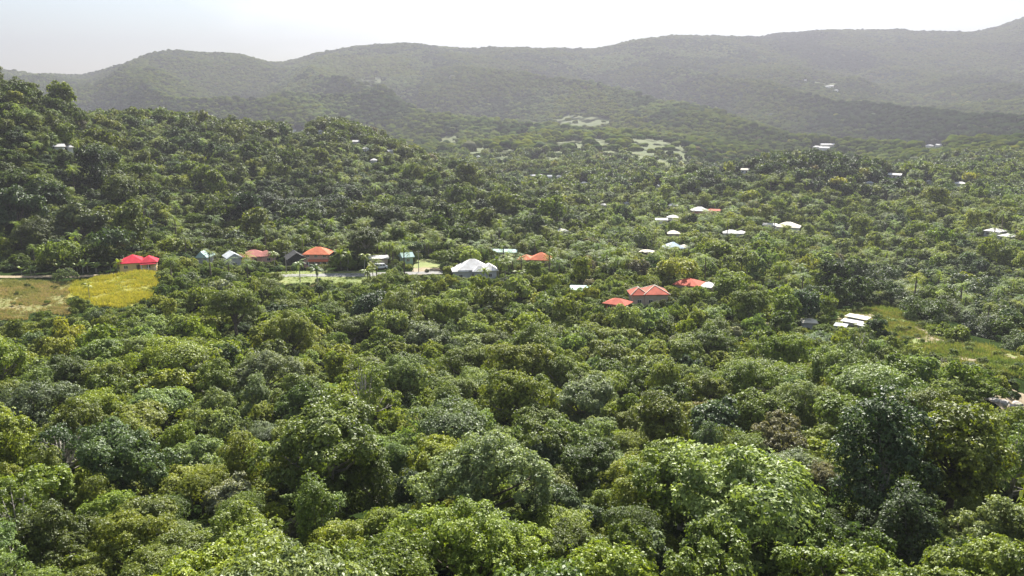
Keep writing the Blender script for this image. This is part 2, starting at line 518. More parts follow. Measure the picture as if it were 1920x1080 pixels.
POLY_RIGHT = [(1840, 745), (1920, 735), (1980, 740), (1980, 775), (1880, 770)]
MEADOWS = [[(1175, 260), (1240, 256), (1265, 282), (1200, 292)], [(980, 300), (1040, 294), (1064, 310), (1000, 318)], [(868, 272), (915, 262), (928, 282), (880, 292)], [(1035, 222), (1100, 208), (1150, 226), (1118, 242), (1050, 240)], [(930, 238), (990, 228), (1000, 244), (940, 252)], [(660, 150), (712, 142), (720, 156), (668, 166)], [(815, 262), (862, 250), (864, 268), (840, 280), (815, 277)], [(925, 296), (950, 275), (975, 268), (966, 290), (945, 312), (925, 318)],
           [(1032, 266), (1092, 262), (1104, 282), (1045, 288)], [(1108, 258), (1150, 262), (1146, 278), (1112, 276)],
           [(1250, 268), (1290, 275), (1296, 296), (1285, 318), (1240, 322), (1225, 300), (1262, 294)], [(1110, 285), (1180, 280), (1230, 292), (1225, 304), (1150, 300)],
                      [(1860, 300), (1905, 305), (1900, 330), (1870, 325)], [(1500, 145), (1560, 150), (1570, 165), (1520, 160)],
           [(690, 380), (742, 378), (745, 396), (700, 400)], [(698, 420), (732, 420), (735, 434), (702, 436)], [(590, 432), (640, 432), (640, 455), (600, 450)]]
sheet('grass_field', POLY_YELLOW, 0.9, M_YELLOW, rag=1.2, label='field of tall yellow-green grass below the red-roofed house')
sheet('dry_field', POLY_DRY, 0.9, M_DRY, 0.08, label='dry brownish-green field at the left edge')
sheet('lawn', POLY_LAWN, 0.9, M_GRASS, 0.08, label='lawn strip between the road and the forest')
sheet('lawn', POLY_LAWN2, 0.8, M_GRASS, 0.08, label='bright lawn left of the white-roofed house')
sheet('dirt_path', POLY_DRIVE, 0.8, M_EARTH, 0.12, label='pale dirt yard beside the white-roofed house')
sheet('grass_bank', POLY_BANK, 1.0, M_EARTH, 0.1, label='bare bank behind the pink and orange roofed houses')
CLEAR = sheet('meadow_ground', POLY_CLEAR, 0.9, M_GRASS, 0.08, label='grassy clearing round the pale sheds')
sheet('dirt_path', [(1590, 584), (1640, 582), (1650, 592), (1620, 598), (1580, 600)], 0.7, M_EARTH, 0.14, 0.9, 4, label='bare earth patch above the pale sheds')
sheet('dirt_path', [(1775, 655), (1830, 650), (1880, 664), (1850, 680), (1800, 678)], 0.7, M_EARTH, 0.14, 0.9, 5, label='bare earth patch in the clearing at the right')
sheet('dirt_path', POLY_RIGHT, 0.6, M_EARTH, 0.12, 0.9, 6, label='rocky bare ground at the right edge')
sheet('dirt_path', [(1690, 615), (1720, 610), (1760, 640), (1740, 645)], 0.6, M_EARTH, 0.14, 0.9, 8, label='narrow earth patch between round bushes in the clearing')
for k, mpoly in enumerate(MEADOWS):
    sheet('far_meadow', mpoly, 2.0 if k > 13 else 5.0, M_PASTURE, 0.3, 0.9, 20 + k, label='light green pasture among trees on the hillside')
ribbon('road', [(470, 521), (520, 518), (600, 516), (690, 516), (770, 513), (830, 512)], 4.6, M_ROAD, label='grey road passing in front of the houses')
ribbon('track', [(-80, 520), (0, 520), (80, 519), (150, 519), (230, 512), (310, 509)], 3.6, M_EARTH, label='pale track along the top of the fields')
ribbon('track', [(1700, 618), (1760, 640), (1830, 652), (1900, 672), (1960, 690)], 2.4, M_EARTH, label='narrow earth track across the clearing')

OPEN = [(ground_poly(p), 1.0) for p in [POLY_YELLOW, POLY_DRY, POLY_LAWN, POLY_LAWN2, POLY_DRIVE, POLY_CLEAR, POLY_RIGHT] + MEADOWS]
ROADPTS = np.array([hit(a, b)[0][:2] for a, b in [(470 + 12 * k, 518 - k * .2) for k in range(30)] + [(-60 + 12 * k, 519) for k in range(31)]])

# what must stay in sight: (x0, y0, x1, y1, distance, allowed overlap px)
KEEP = []

# ------------------------------------------------------------------ tree crowns
def unit(v):
    return v / (np.linalg.norm(v, axis=-1, keepdims=True) + 1e-9)

def leaf_quads(tips, tdir, k, Lm, Wm, rng, up=0.5, out=1.0, wild=0.36):
    """k leaves spread like a rosette round each twig tip; rhombic, folded on the midrib"""
    n = len(tips)
    T = np.repeat(tips, k, 0); D = np.repeat(tdir, k, 0)
    axis = unit(D * out + np.array([0, 0, 1.0]) * up + rng.normal(size=(n * k, 3)) * 0.12)
    h = unit(np.cross(axis, rng.normal(size=(n * k, 3))))
    a = unit(h + axis * rng.uniform(-0.15, 0.55, (n * k, 1)))
    Ls = Lm * rng.uniform(0.65, 1.3, (n * k, 1)); Ws = Wm * rng.uniform(0.75, 1.25, (n * k, 1))
    nn = unit(axis + rng.normal(size=(n * k, 3)) * wild)
    b = unit(np.cross(nn, a)); nn = np.cross(a, b)
    c = T + a * Ls * 0.08 + rng.normal(size=(n * k, 3)) * Lm * .12
    v0 = c; v2 = c + a * Ls
    mid = c + a * Ls * 0.5 + nn * Ls * 0.10
    v1 = mid + b * Ws * .5; v3 = mid - b * Ws * .5
    co = np.stack([v0, v1, v2, v3], 1).reshape(-1, 3)
    f = np.arange(n * k * 4).reshape(-1, 4)
    var = np.clip(np.repeat(rng.uniform(0, 1, n), k) * 0.6 + rng.uniform(0, 1, n * k) * 0.4, 0, 1)
    return co, f, np.repeat(var, 4)

def clumps(kind, n, R, rng):
    """centres, radii and outward directions of the leaf clumps of one crown"""
    if kind == 'multi':
        m = int(rng.integers(4, 7)); C, RR_, DD = [], [], []
        c0 = np.array([0, 0, R * 1.05])
        for q in range(m):
            a_ = q * 2.4 + rng.uniform(-.5, .5); rad_ = 0 if q == 0 else R * rng.uniform(.38, .68)
            sc = np.array([math.cos(a_) * rad_, math.sin(a_) * rad_, R * (rng.uniform(1.15, 1.5) if q == 0 else rng.uniform(.75, 1.3))])
            sr = R * rng.uniform(.34, .56); nn_ = max(6, int(n * 1.5 / m * (sr / (R * .45)) ** 2))
            d_ = unit(rng.normal(size=(nn_ * 3, 3))); d_ = d_[d_[:, 2] > -.45][:nn_]
            C.append(sc + d_ * np.array([1, 1, .8]) * sr * rng.uniform(.62, 1.12, (len(d_), 1))); DD.append(unit(d_ + unit(sc - c0) * .3)); RR_.append(R * rng.uniform(.10, .19, len(d_)))
        return np.concatenate(C), np.concatenate(RR_), np.concatenate(DD), c0
    if kind == 'dome':
        d = unit(rng.normal(size=(n * 4, 3))); d = d[d[:, 2] > -0.35][:n]
        e = np.array([R, R, R * 0.72]); c0 = np.array([0, 0, R * 1.15])
    elif kind == 'bush':
        d = unit(rng.normal(size=(n * 3, 3))); d = d[d[:, 2] > -0.85][:n]
        e = np.array([R, R, R * 0.95]); c0 = np.array([0, 0, R * 0.75])
    elif kind == 'tall':
        d = unit(rng.normal(size=(n * 4, 3))); d = d[d[:, 2] > -0.7][:n]
        e = np.array([R * .78, R * .78, R * 1.25]); c0 = np.array([0, 0, R * 1.25])
    elif kind == 'spread':
        d = unit(rng.normal(size=(n * 6, 3)) * np.array([1, 1, .8])); d = d[d[:, 2] > -0.15][:n]
        e = np.array([R * 1.2, R * 1.2, R * 0.45]); c0 = np.array([0, 0, R * 1.3])
    else:  # 'layer'
        d = unit(rng.normal(size=(n * 6, 3))); d = d[d[:, 2] > -0.4][:n]
        e = np.array([R, R, R * 0.85]); c0 = np.array([0, 0, R * 1.1])
    n = len(d)
    # big lobes
    lob = unit(rng.normal(size=(7, 3)) * np.array([1, 1, .7]))
    lobe = np.clip((d @ lob.T).max(1), 0, 1) ** 3
    rad = (0.46 + 0.54 * lobe) * rng.uniform(0.78, 1.05, n)
    inner = rng.random(n) < 0.18
    rad = np.where(inner, rad * 0.6, rad)
    c = c0 + d * e * rad[:, None] * 0.86
    r = R * rng.uniform(0.16, 0.30, n)
    if kind == 'layer':
        c[:, 2] = c0[2] + np.round((c[:, 2] - c0[2]) / (R * .22)) * (R * .22)
    return c, r, d, c0

def make_crown(name, kind, seed, ncl, ntip, kleaf, Lm, Wm, R=5.0, up=0.5, wild=0.36, mat=None):
    rng = np.random.default_rng(seed)
    c, r, d, c0 = clumps(kind, ncl, R, rng)
    n = len(c)
    td = unit(rng.normal(size=(n, ntip, 3)) * 0.9 + d[:, None, :] * 0.55 + np.array([0, 0, 0.35]))
    sq = np.array([1, 1, 0.32]) if kind == 'layer' else np.array([1, 1, 0.8])
    tp = c[:, None, :] + td * sq * r[:, None, None] * rng.uniform(0.74, 1.1, (n, ntip, 1))
    # stray twigs reach out of the clump
    stray = rng.random((n, ntip, 1)) < 0.06
    tp = np.where(stray, tp + td * r[:, None, None] * 0.45, tp)
    tips, tdir = tp.reshape(-1, 3), td.reshape(-1, 3)
    keep = tips[:, 2] > 0.2
    cv = np.repeat(rng.uniform(-.25, .25, n), ntip)[keep]
    co, f, var = leaf_quads(tips[keep], tdir[keep], kleaf, Lm, Wm, rng, up=up, wild=wild)
    var = np.clip(var + np.repeat(cv, kleaf * 4), 0, 1)
    return mesh_np(name, co, f, [mat or M_LEAF_O], attr={'vary': var}), (c, r, c0)

def make_trunk(name, cl, R, seed, mat, nl=13):
    rng = random.Random(seed)
    c, r, c0 = cl
    m = MB()
    top = Vector(c0) + Vector((0, 0, -R * .15))
    mid = Vector((rng.uniform(-.3, .3), rng.uniform(-.3, .3), top.z * .5))
    m.tube([(0, 0, -2.0), (0, 0, 0.2), mid, top], [R * .085, R * .07, R * .05, R * .03], 8)
    idx = list(range(len(c))); rng.shuffle(idx)
    for i in idx[:nl]:
        e = Vector(c[i]); s = mid.lerp(top, rng.uniform(0, .9))
        h = s.lerp(e, .5) + Vector((0, 0, -R * .06 + rng.uniform(-.1, .2)))
        m.tube([s, h, e], [R * .026, R * .017, R * .007], 5)
        for _ in range(2):
            q = h.lerp(e, rng.uniform(.2, .8))
            m.tube([q, q + Vector((rng.uniform(-1, 1), rng.uniform(-1, 1), rng.uniform(0, 1))) * R * .17], [R * .01, R * .003], 4)
    return m.mesh(name, mat, True)

# near crowns, leaf by leaf
NEAR = []
spec = [('multi', 66, 30, 7, .34, .22), ('multi', 74, 36, 6, .27, .17), ('dome', 52, 52, 8, .32, .20), ('tall', 68, 44, 7, .32, .21), ('tall', 58, 50, 7, .28, .18),
        ('spread', 62, 48, 7, .30, .19), ('spread', 56, 60, 6, .25, .15), ('layer', 84, 40, 7, .36, .17), ('layer', 70, 46, 7, .32, .15), ('multi', 50, 20, 8, .48, .32),
        ('multi', 84, 34, 7, .26, .17), ('multi', 56, 20, 8, .46, .30), ('multi', 70, 30, 7, .30, .19), ('multi', 90, 40, 7, .23, .145), ('multi', 96, 40, 7, .21, .13), ('bush', 84, 40, 7, .27, .17)]
spec.append(('multi', 26, 26, 6, .30, .18)); spec.append(('multi', 34, 22, 6, .27, .16))
for i, (kd, nc, ntp, kl, lm, wm) in enumerate(spec):
    me, cl = make_crown('crown_%02d' % i, kd, 100 + i, nc, int(ntp * 1.45), kl, lm * .8, wm * .8, up=0.75 if kd == 'layer' else 0.5, wild=0.38)
    tk = make_trunk('trunk_%02d' % i, cl, 5.0, i, M_BARK_PALE if i % 3 == 1 or i >= 16 else M_BARK, 26 if i >= 16 else 13)
    NEAR.append((kd, me, tk))
BY = {'dome': [0, 1, 12, 10, 2, 13], 'huge': [13, 14], 'bush': [15], 'sparse': [16, 17], 'big': [9, 11], 'tall': [3, 4], 'spread': [5, 6], 'layer': [7, 8]}

# ------------------------------------------------------------------ palms and bananas
def frond_mesh(name, Lf, seed, mat, nseg=12, leafl=0.75, per=2, droop=1.0):
    rng = np.random.default_rng(seed)
    t = np.linspace(0, 1, nseg)
    x = Lf * (t - 0.18 * t ** 3 * droop); z = Lf * (0.42 * t - 0.75 * droop * t ** 2)
    P = np.stack([x, np.zeros(nseg), z], 1)
    co, f, va = [], [], []
    for i in range(nseg - 1):   # rachis
        w = 0.05 * (1 - t[i]) + .015
        o = len(co)
        co += [P[i] + [0, w, 0], P[i] - [0, w, 0], P[i + 1] - [0, w, 0], P[i + 1] + [0, w, 0]]
        f.append([o, o + 1, o + 2, o + 3]); va += [0.9] * 4
    for i in range(1, nseg):
        d = unit(P[i] - P[i - 1])
        for s in (-1, 1):
            for q in range(per):
                b = P[i - 1] + (P[i] - P[i - 1]) * (q + .5) / per
                ll = leafl * math.sin(math.pi * min(1, .15 + .85 * t[i])) ** .6 * rng.uniform(.85, 1.1) + .12
                e = b + d * ll * .45 + np.array([0, s * ll * .8, -ll * rng.uniform(.25, .55)])
                o = len(co); w = d * 0.075
                co += [b - w, b + w, e + w * .35, e - w * .35]
                f.append([o, o + 1, o + 2, o + 3]); va += [float(rng.uniform(.2, .9))] * 4
    return mesh_np(name, np.array(co), np.array(f), [mat], attr={'vary': np.array(va)})

FRONDS = [frond_mesh('frond', 3.9, 5, M_LEAF_O), frond_mesh('frond', 3.4, 6, M_LEAF_O, droop=1.25), frond_mesh('frond', 3.2, 8, M_LEAF_O, droop=.7)]
def palm_trunk(h, lean, seed):
    m = MB(); n = 9; pts = []; rad = []
    for i in range(n):
        t = i / (n - 1)
        pts.append((lean * t ** 1.7, lean * .3 * t * t, -1.0 + (h + 1.0) * t)); rad.append(.24 - .10 * t ** .6)
    m.tube(pts, rad, 8)
    return m.mesh('trunk', M_BARK_PALE, True)
PTR = [(7.5, palm_trunk(7.5, .8, 1)), (5.2, palm_trunk(5.2, -.5, 2)), (10.5, palm_trunk(10.5, 1.2, 3))]

def banana_leaf(seed):
    rng = np.random.default_rng(seed); n = 8
    co, f, va = [], [], []
    for i in range(n):
        t = i / (n - 1)
        x = 2.4 * t * (1 - .15 * t); z = 1.7 * t - 1.5 * t * t
        w = .34 * math.sin(math.pi * min(1, .1 + t * .9)) ** .5 + .02
        co += [(x, -w, z - w * .3), (x, 0, z), (x, w, z - w * .3)]; va += [.4, .8, .5]
    for i in range(n - 1):
        a = i * 3
        f += [(a, a + 1, a + 4, a + 3), (a + 1, a + 2, a + 5, a + 4)]
    return mesh_np('leaf', np.array(co), np.array(f), [M_LEAF_O], attr={'vary': np.array(va)})
BLEAF = [banana_leaf(1), banana_leaf(2)]
_m = MB(); _m.tube([(0, 0, -.6), (0, 0, 1.0), (0.05, 0, 1.9)], [.17, .13, .08], 7); BSTEM = _m.mesh('stem', M_BARK_PALE, True)

# ------------------------------------------------------------------ light crowns for the distance (three levels)
def far_crown(kd, seed, ncl, ntp, kl, lm, wm, trunk=True):
    me, cl = make_crown('p', kd, seed, ncl, ntp, kl, lm, wm, mat=M_LEAF_P)
    if seed >= 400:
        v = np.empty(len(me.vertices)); me.attributes['vary'].data.foreach_get('value', v)
        me.attributes['vary'].data.foreach_set('value', ((v - .5) * (.7 if seed < 500 else .4) + .5).astype(np.float32))
    return me
protos = bpy.data.collections.new('forest_pieces')     # linked nowhere: only scattered
PROTO = []
def add_proto(me, tag_):
    o = bpy.data.objects.new('piece_%03d' % len(PROTO), me)
    protos.objects.link(o); PROTO.append(tag_)
for s, (kd, nc, ntp, kl, lm, wm) in enumerate([('multi', 44, 11, 4, .60, .42), ('multi', 38, 12, 4, .58, .40), ('tall', 40, 20, 4, .6, .42), ('spread', 38, 20, 4, .6, .42), ('layer', 42, 18, 4, .66, .38), ('multi', 36, 10, 4, .72, .5), ('dome', 30, 22, 4, .6, .42)]):
    add_proto(far_crown(kd, 300 + s, nc, ntp, kl, lm, wm), 'mid')
for s, (kd, nc, ntp, kl, lm, wm) in enumerate([('dome', 30, 9, 2, 1.25, .85), ('dome', 22, 11, 2, 1.3, .9), ('tall', 28, 9, 2, 1.3, .9), ('spread', 26, 10, 2, 1.25, .85), ('dome', 18, 12, 2, 1.4, .95)]):
    add_proto(far_crown(kd, 400 + s, nc, ntp, kl, lm, wm), 'low')
def soft_crown(seed):
    """a far crown that reads as one soft lumpy mass, with a few leafy flakes breaking its outline"""
    import bmesh
    rng = np.random.default_rng(seed)
    bm = bmesh.new(); bmesh.ops.create_icosphere(bm, subdivisions=3, radius=1.0)
    bmesh.ops.delete(bm, geom=[v for v in bm.verts if v.co.z < -.55], context='VERTS')
    bm.verts.ensure_lookup_table()
    co = np.array([v.co[:] for v in bm.verts]); f = np.array([[v.index for v in q.verts] for q in bm.faces]); bm.free()
    bumps = unit(rng.normal(size=(16, 3)))
    g = np.clip((co @ bumps.T - .72) / .28, 0, 1).max(1)
    co = co * (0.74 + .34 * g[:, None] + rng.uniform(-.03, .03, (len(co), 1)))
    co = co * np.array([5.2, 5.2, 3.4]) + np.array([0, 0, 5.2])
    return mesh_np('p', co, f, [M_LEAF_FAR], smooth=True, attr={'vary': np.clip(.2 + g * .5 + rng.uniform(-.2, .2, len(co)), 0, 1)})
for s in range(4):
    add_proto(soft_crown(500 + s), 'vlow')
# scattered palm (trunk and fronds in one piece)
def palm_piece(h, seed, nf):
    rng = np.random.default_rng(seed)
    co, f, va = [], [], []
    n = 6
    for i in range(n + 1):
        z = h * i / n; r = .26 - .1 * i / n
        for k in range(4):
            co.append((math.cos(k * math.pi / 2) * r, math.sin(k * math.pi / 2) * r, z)); va.append(.5)
    for i in range(n):
        for k in range(4):
            f.append((i * 4 + k, i * 4 + (k + 1) % 4, (i + 1) * 4 + (k + 1) % 4, (i + 1) * 4 + k))
    nt_ = len(f)
    src = frond_mesh('x', 3.8, seed, M_LEAF_P, nseg=7, leafl=.85, per=1)
    v = np.empty(len(src.vertices) * 3); src.vertices.foreach_get('co', v); v = v.reshape(-1, 3)
    q = np.empty(len(src.loops), np.int32); src.loops.foreach_get('vertex_index', q); q = q.reshape(-1, 4)
    v[:, 1] *= 1.15
    for i in range(nf):
        a = i * 2.4 + rng.uniform(-.3, .3); p = -rng.uniform(-0.75, .55) if i % 2 else -rng.uniform(-.2, .9)
        Rm = np.array(Matrix.Rotation(a, 3, 'Z') @ Matrix.Rotation(p, 3, 'Y'))
        w = v @ Rm.T * rng.uniform(.85, 1.1) + np.array([0, 0, h])
        o = len(co); co += w.tolist(); f += (q + o).tolist(); va += rng.uniform(.3, .9, len(w)).tolist()
    me = mesh_np('p', np.array(co), np.array(f), [M_LEAF_P, M_BARK], midx=[1] * nt_ + [0] * (len(f) - nt_), attr={'vary': np.array(va)})
    bpy.data.meshes.remove(src)
    return me
for s, h in enumerate((7.0, 9.0, 5.5)):
    add_proto(palm_piece(h, 40 + s, 17), 'palm')
def idx_of(tag_):
    return [i for i, t in enumerate(PROTO) if t == tag_]

# ------------------------------------------------------------------ foliage colours (albedo)
PAL = {
 'dark': (0.038, 0.064, 0.014),
 'deep': (0.080, 0.112, 0.014),
 'mid': (0.124, 0.162, 0.016),
 'bright': (0.170, 0.208, 0.018),
 'yellow': (0.222, 0.240, 0.023),
 'olive':  (0.120, 0.155, 0.018),
 'grey':   (0.118, 0.158, 0.058),
 'silver': (0.190, 0.215, 0.120),
 'pale': (0.165, 0.215, 0.052),
 'brown':  (0.140, 0.129, 0.058),
}

# ------------------------------------------------------------------ houses
R_RED = plain('red_sheet_roof', (0.46, 0.014, 0.035), .8, 0.26, 0.45, ribs='X', spec=.15)
R_ORANGE = plain('orange_sheet_roof', (0.50, 0.140, 0.060), .8, 0.32, 0.45, ribs='X', spec=.15)
R_ORANGE2 = plain('orange_red_roof', (0.42, 0.095, 0.055), .8, 0.34, 0.45, ribs='X', spec=.15)
R_PINK = plain('faded_red_roof', (0.30, 0.105, 0.085), .8, 0.36, 0.45, ribs='X', spec=.15)
R_WHITE = plain('white_sheet_roof', (0.60, 0.59, 0.57), .8, 0.24, 0.45, ribs='X', spec=.15)
R_CREAM = plain('cream_roof', (0.66, 0.62, 0.50), .8, 0.28, 0.45, ribs='X', spec=.15)
R_BLUE = plain('pale_blue_roof', (0.50, 0.60, 0.72), .8, 0.24, 0.45, ribs='X', spec=.15)
R_TEAL = plain('pale_teal_roof', (0.38, 0.52, 0.50), .8, 0.28, 0.45, ribs='X', spec=.15)
R_GREY = plain('galvanised_roof', (0.42, 0.45, 0.46), .8, 0.34, 0.45, ribs='X', spec=.15)
R_DARK = plain('dark_old_roof', (0.04, 0.04, 0.04), .8, 0.42, 0.45, ribs='X', spec=.15)
W_YELLOW = plain('yellow_wall', (0.66, 0.50, 0.20), 0.85, 0.1, 1.0)
W_WHITE = plain('white_wall', (0.68, 0.67, 0.64), 0.85, 0.1, 1.0)
W_GREY = plain('light_grey_wall', (0.44, 0.44, 0.44), 0.85, 0.12, 1.0)
W_PINK = plain('pink_wall', (0.55, 0.33, 0.26), 0.85, 0.12, 1.0)
W_TAN = plain('tan_wall', (0.42, 0.35, 0.26), 0.85, 0.15, 1.0)
W_DARK = plain('dark_board_wall', (0.05, 0.045, 0.04), 0.85, 0.3, 2.0)
W_TERRA = plain('terracotta_wall', (0.55, 0.20, 0.13), 0.85, 0.12, 1.0)
W_GREEN = plain('pale_green_wall', (0.36, 0.50, 0.38), 0.85, 0.12, 1.0)
M_TRIM = plain('white_trim', (0.78, 0.77, 0.74), 0.5, 0.05, 2.0)
M_FRAME = plain('frame_paint', (0.62, 0.60, 0.56), 0.5, 0.05, 2.0)
M_DOOR = plain('dark_wood_door', (0.10, 0.05, 0.03), 0.6, 0.25, 2.0)
M_CONC = plain('concrete', (0.36, 0.34, 0.31), 0.9, 0.2, 1.5, 0.3)
M_PANE = plain('window_glass', (0.02, 0.025, 0.03), 0.08, 0.1, 1.0, spec=0.8)
M_TYRE = plain('rubber', (0.02, 0.02, 0.02), 0.8, 0.1, 5.0)
M_CAR = plain('white_car_paint', (0.78, 0.78, 0.78), 0.25, 0.03, 2.0)

def hip_mb(x0, x1, y0, y1, z, rise, ov, kind='hip', th=0.16):
    x0 -= ov; x1 += ov; y0 -= ov; y1 += ov
    w, d = x1 - x0, y1 - y0
    m = MB()
    if kind == 'flat':
        m.add([(x0, y0, z + .02), (x1, y0, z + .02), (x1, y1, z + rise), (x0, y1, z + rise), (x0, y0, z + .02 + th), (x1, y0, z + .02 + th), (x1, y1, z + rise + th), (x0, y1, z + rise + th)],
              [(0, 3, 2, 1), (4, 5, 6, 7), (0, 1, 5, 4), (1, 2, 6, 5), (2, 3, 7, 6), (3, 0, 4, 7)])
        return m, []
    if w >= d:
        i = 0 if kind == 'gable' else min(d / 2, w / 2 - .2)
        a, b = (x0 + i, (y0 + y1) / 2), (x1 - i, (y0 + y1) / 2)
    else:
        i = 0 if kind == 'gable' else min(w / 2, d / 2 - .2)
        a, b = ((x0 + x1) / 2, y0 + i), ((x0 + x1) / 2, y1 - i)
    E = [(x0, y0), (x1, y0), (x1, y1), (x0, y1)]
    v = [(p[0], p[1], z) for p in E] + [(p[0], p[1], z + th) for p in E] + [(a[0], a[1], z + th + rise), (b[0], b[1], z + th + rise)]
    f = [(0, 3, 2, 1), (0, 1, 5, 4), (1, 2, 6, 5), (2, 3, 7, 6), (3, 0, 4, 7)]
    if w >= d:
        f += [(4, 5, 9, 8), (6, 7, 8, 9), (5, 6, 9), (7, 4, 8)]
    else:
        f += [(5, 6, 9, 8), (7, 4, 8, 9), (4, 5, 8), (6, 7, 9)]
    m.add(v, f)
    caps = [(v[8], v[9])]
    if kind == 'hip':
        if w >= d:
            caps += [(v[4], v[8]), (v[7], v[8]), (v[5], v[9]), (v[6], v[9])]
        else:
            caps += [(v[4], v[8]), (v[5], v[8]), (v[6], v[9]), (v[7], v[9])]
    return m, caps

def window(root, x, y, z, w, h, face, small=False, arch=False):
    """face: 'f' front (-y), 'l' (-x), 'r' (+x)"""
    m = MB(); p = MB(); t, o = .07, .05
    def put(mb, a0, a1, z0, z1, d0, d1):
        if face == 'f': mb.box(x + a0, x + a1, y - d1, y - d0, z + z0, z + z1)
        elif face == 'r': mb.box(x + d0, x + d1, y + a0, y + a1, z + z0, z + z1)
        else: mb.box(x - d1, x - d0, y + a0, y + a1, z + z0, z + z1)
    put(m, -w / 2, w / 2, -h / 2, -h / 2 + t, -.02, o); put(m, -w / 2, w / 2, h / 2 - t, h / 2, -.02, o)
    put(m, -w / 2, -w / 2 + t, -h / 2 + t, h / 2 - t, -.02, o); put(m, w / 2 - t, w / 2, -h / 2 + t, h / 2 - t, -.02, o)
    put(m, -t / 2, t / 2, -h / 2 + t, h / 2 - t, -.01, o - .01)
    fr = m.build('window', M_FRAME, root)
    put(p, -w / 2 + t, w / 2 - t, -h / 2 + t, h / 2 - t, -.015, .02)
    p.build('pane', M_PANE, fr)

def house(label, px, py, blocks, roof, wall, rot=0, porch=None, wins=True, cat='house', name='house', caps=None, door=True, keep=.82, level=1, group=None, posts=None):
    p, r = hit(px, py)
    az = math.atan2(p[0], p[1])
    rz = -az + math.radians(rot)
    root = empty(name, (p[0], p[1], p[2]), rz, label, cat, group)
    xs, zs, ys = [], [], []
    for bi, (cx, cyy, w, d, h, rise, kind) in enumerate(blocks):
        x0, x1, y0, y1 = cx - w / 2, cx + w / 2, cyy - d / 2, cyy + d / 2
        sh = bi * 0.011
        b = MB(); b.box(x0 + sh, x1 - sh, y0 + sh, y1 - sh, -2.5, h)
        if kind == 'gable':
            if w >= d:
                for xa in (x0 + sh, x1 - sh - .15):
                    b.add([(xa, y0 + sh, h), (xa, y1 - sh, h), (xa, (y0 + y1) / 2, h + rise * .9), (xa + .15, y0 + sh, h), (xa + .15, y1 - sh, h), (xa + .15, (y0 + y1) / 2, h + rise * .9)],
                          [(0, 2, 1), (3, 4, 5), (0, 1, 4, 3), (1, 2, 5, 4), (2, 0, 3, 5)])
            else:
                for ya in (y0 + sh, y1 - sh - .15):
                    b.add([(x0 + sh, ya, h), (x1 - sh, ya, h), ((x0 + x1) / 2, ya, h + rise * .9), (x0 + sh, ya + .15, h), (x1 - sh, ya + .15, h), ((x0 + x1) / 2, ya + .15, h + rise * .9)],
                          [(0, 1, 2), (3, 5, 4), (0, 3, 4, 1), (1, 4, 5, 2), (2, 5, 3, 0)])
        b.build('wall', wall, root)
        m, cp = hip_mb(x0, x1, y0, y1, h + .01 + sh, rise, 0.55, kind)
        ro = m.build('roof', roof[bi] if isinstance(roof, (list, tuple)) else roof, root)
        if caps:
            for s, e in cp:
                c = MB(); c.tube([s, e], [.13, .13], 5); c.build('ridge_cap', caps, ro)
        if wins and level:
            n = max(1, int(w / 2.7))
            fl = 2 if h > 4.6 else 1
            for q in range(fl):
                z = (1.55 if fl == 1 else 1.5 + q * 2.8)
                for k in range(n):
                    xx = x0 + w * (k + .5) / n
                    if porch and q == 0 and bi == 0 and porch[0] < xx < porch[1] and k % 2:
                        continue
                    if door and q == 0 and bi == 0 and k == n // 2 and n > 1:
                        dm = MB(); dm.box(xx - .5, xx + .5, y0 - .05 + sh, y0 + .02, 0.05, 2.15); dm.build('door', M_DOOR, root)
                        continue
                    window(root, xx, y0 + sh, z, 1.25, 1.1, 'f')
                if level > 1:
                    for k in range(max(1, int(d / 3.2))):
                        yy = y0 + d * (k + .5) / max(1, int(d / 3.2))
                        if bi == len(blocks) - 1: window(root, x1 - sh, yy, z, 1.2, 1.1, 'r')
                        if bi == 0: window(root, x0 + sh, yy, z, 1.2, 1.1, 'l')
        xs += [x0, x1]; ys += [y0, y1]; zs.append(h + rise + .2)
    if porch:
        x0, x1, dp, hp = porch
        yb = min(b[1] - b[3] / 2 for b in blocks[:1])
        s = MB(); s.box(x0, x1, yb - dp, yb - .01, -1.5, .12); s.build('porch_floor', M_CONC, root)
        s = MB(); s.add([(x0 - .2, yb - dp - .3, hp), (x1 + .2, yb - dp - .3, hp), (x1 + .2, yb - .02, hp + .45), (x0 - .2, yb - .02, hp + .45), (x0 - .2, yb - dp - .3, hp + .1), (x1 + .2, yb - dp - .3, hp + .1), (x1 + .2, yb - .02, hp + .55), (x0 - .2, yb - .02, hp + .55)],
                        [(0, 3, 2, 1), (4, 5, 6, 7), (0, 1, 5, 4), (1, 2, 6, 5), (2, 3, 7, 6), (3, 0, 4, 7)])
        s.build('porch_roof', roof[0] if isinstance(roof, (list, tuple)) else roof, root)
        n = max(2, int((x1 - x0) / 2.0) + 1)
        for k in range(n):
            xx = x0 + .12 + (x1 - x0 - .24) * k / (n - 1)
            c = MB(); c.box(xx - .11, xx + .11, yb - dp + .02, yb - dp + .24, .13, hp); c.build('porch_post', M_TRIM, root)
        rl = MB(); rl.box(x0, x1, yb - dp + .06, yb - dp + .14, .95, 1.05); rl.box(x0, x1, yb - dp + .08, yb - dp + .12, .5, .56)
        rl.build('railing', M_TRIM, root)
    # footprint on the photo
    cr, sr = math.cos(rz), math.sin(rz)
    P = []
    for a in (min(xs), max(xs)):
        for b_ in (min(ys), max(ys)):
            for c_ in (0.4, max(zs)):
                P.append(project(p[0] + a * cr - b_ * sr, p[1] + a * sr + b_ * cr, p[2] + c_))
    P = np.array(P)
    w_ = (P[:, 0].max() - P[:, 0].min())
    if keep > 0:
        KEEP.append((P[:, 0].min() + w_ * .04, P[:, 1].min(), P[:, 0].max() - w_ * .04, P[:, 1].max() - (P[:, 1].max() - P[:, 1].min()) * (1 - keep), r))
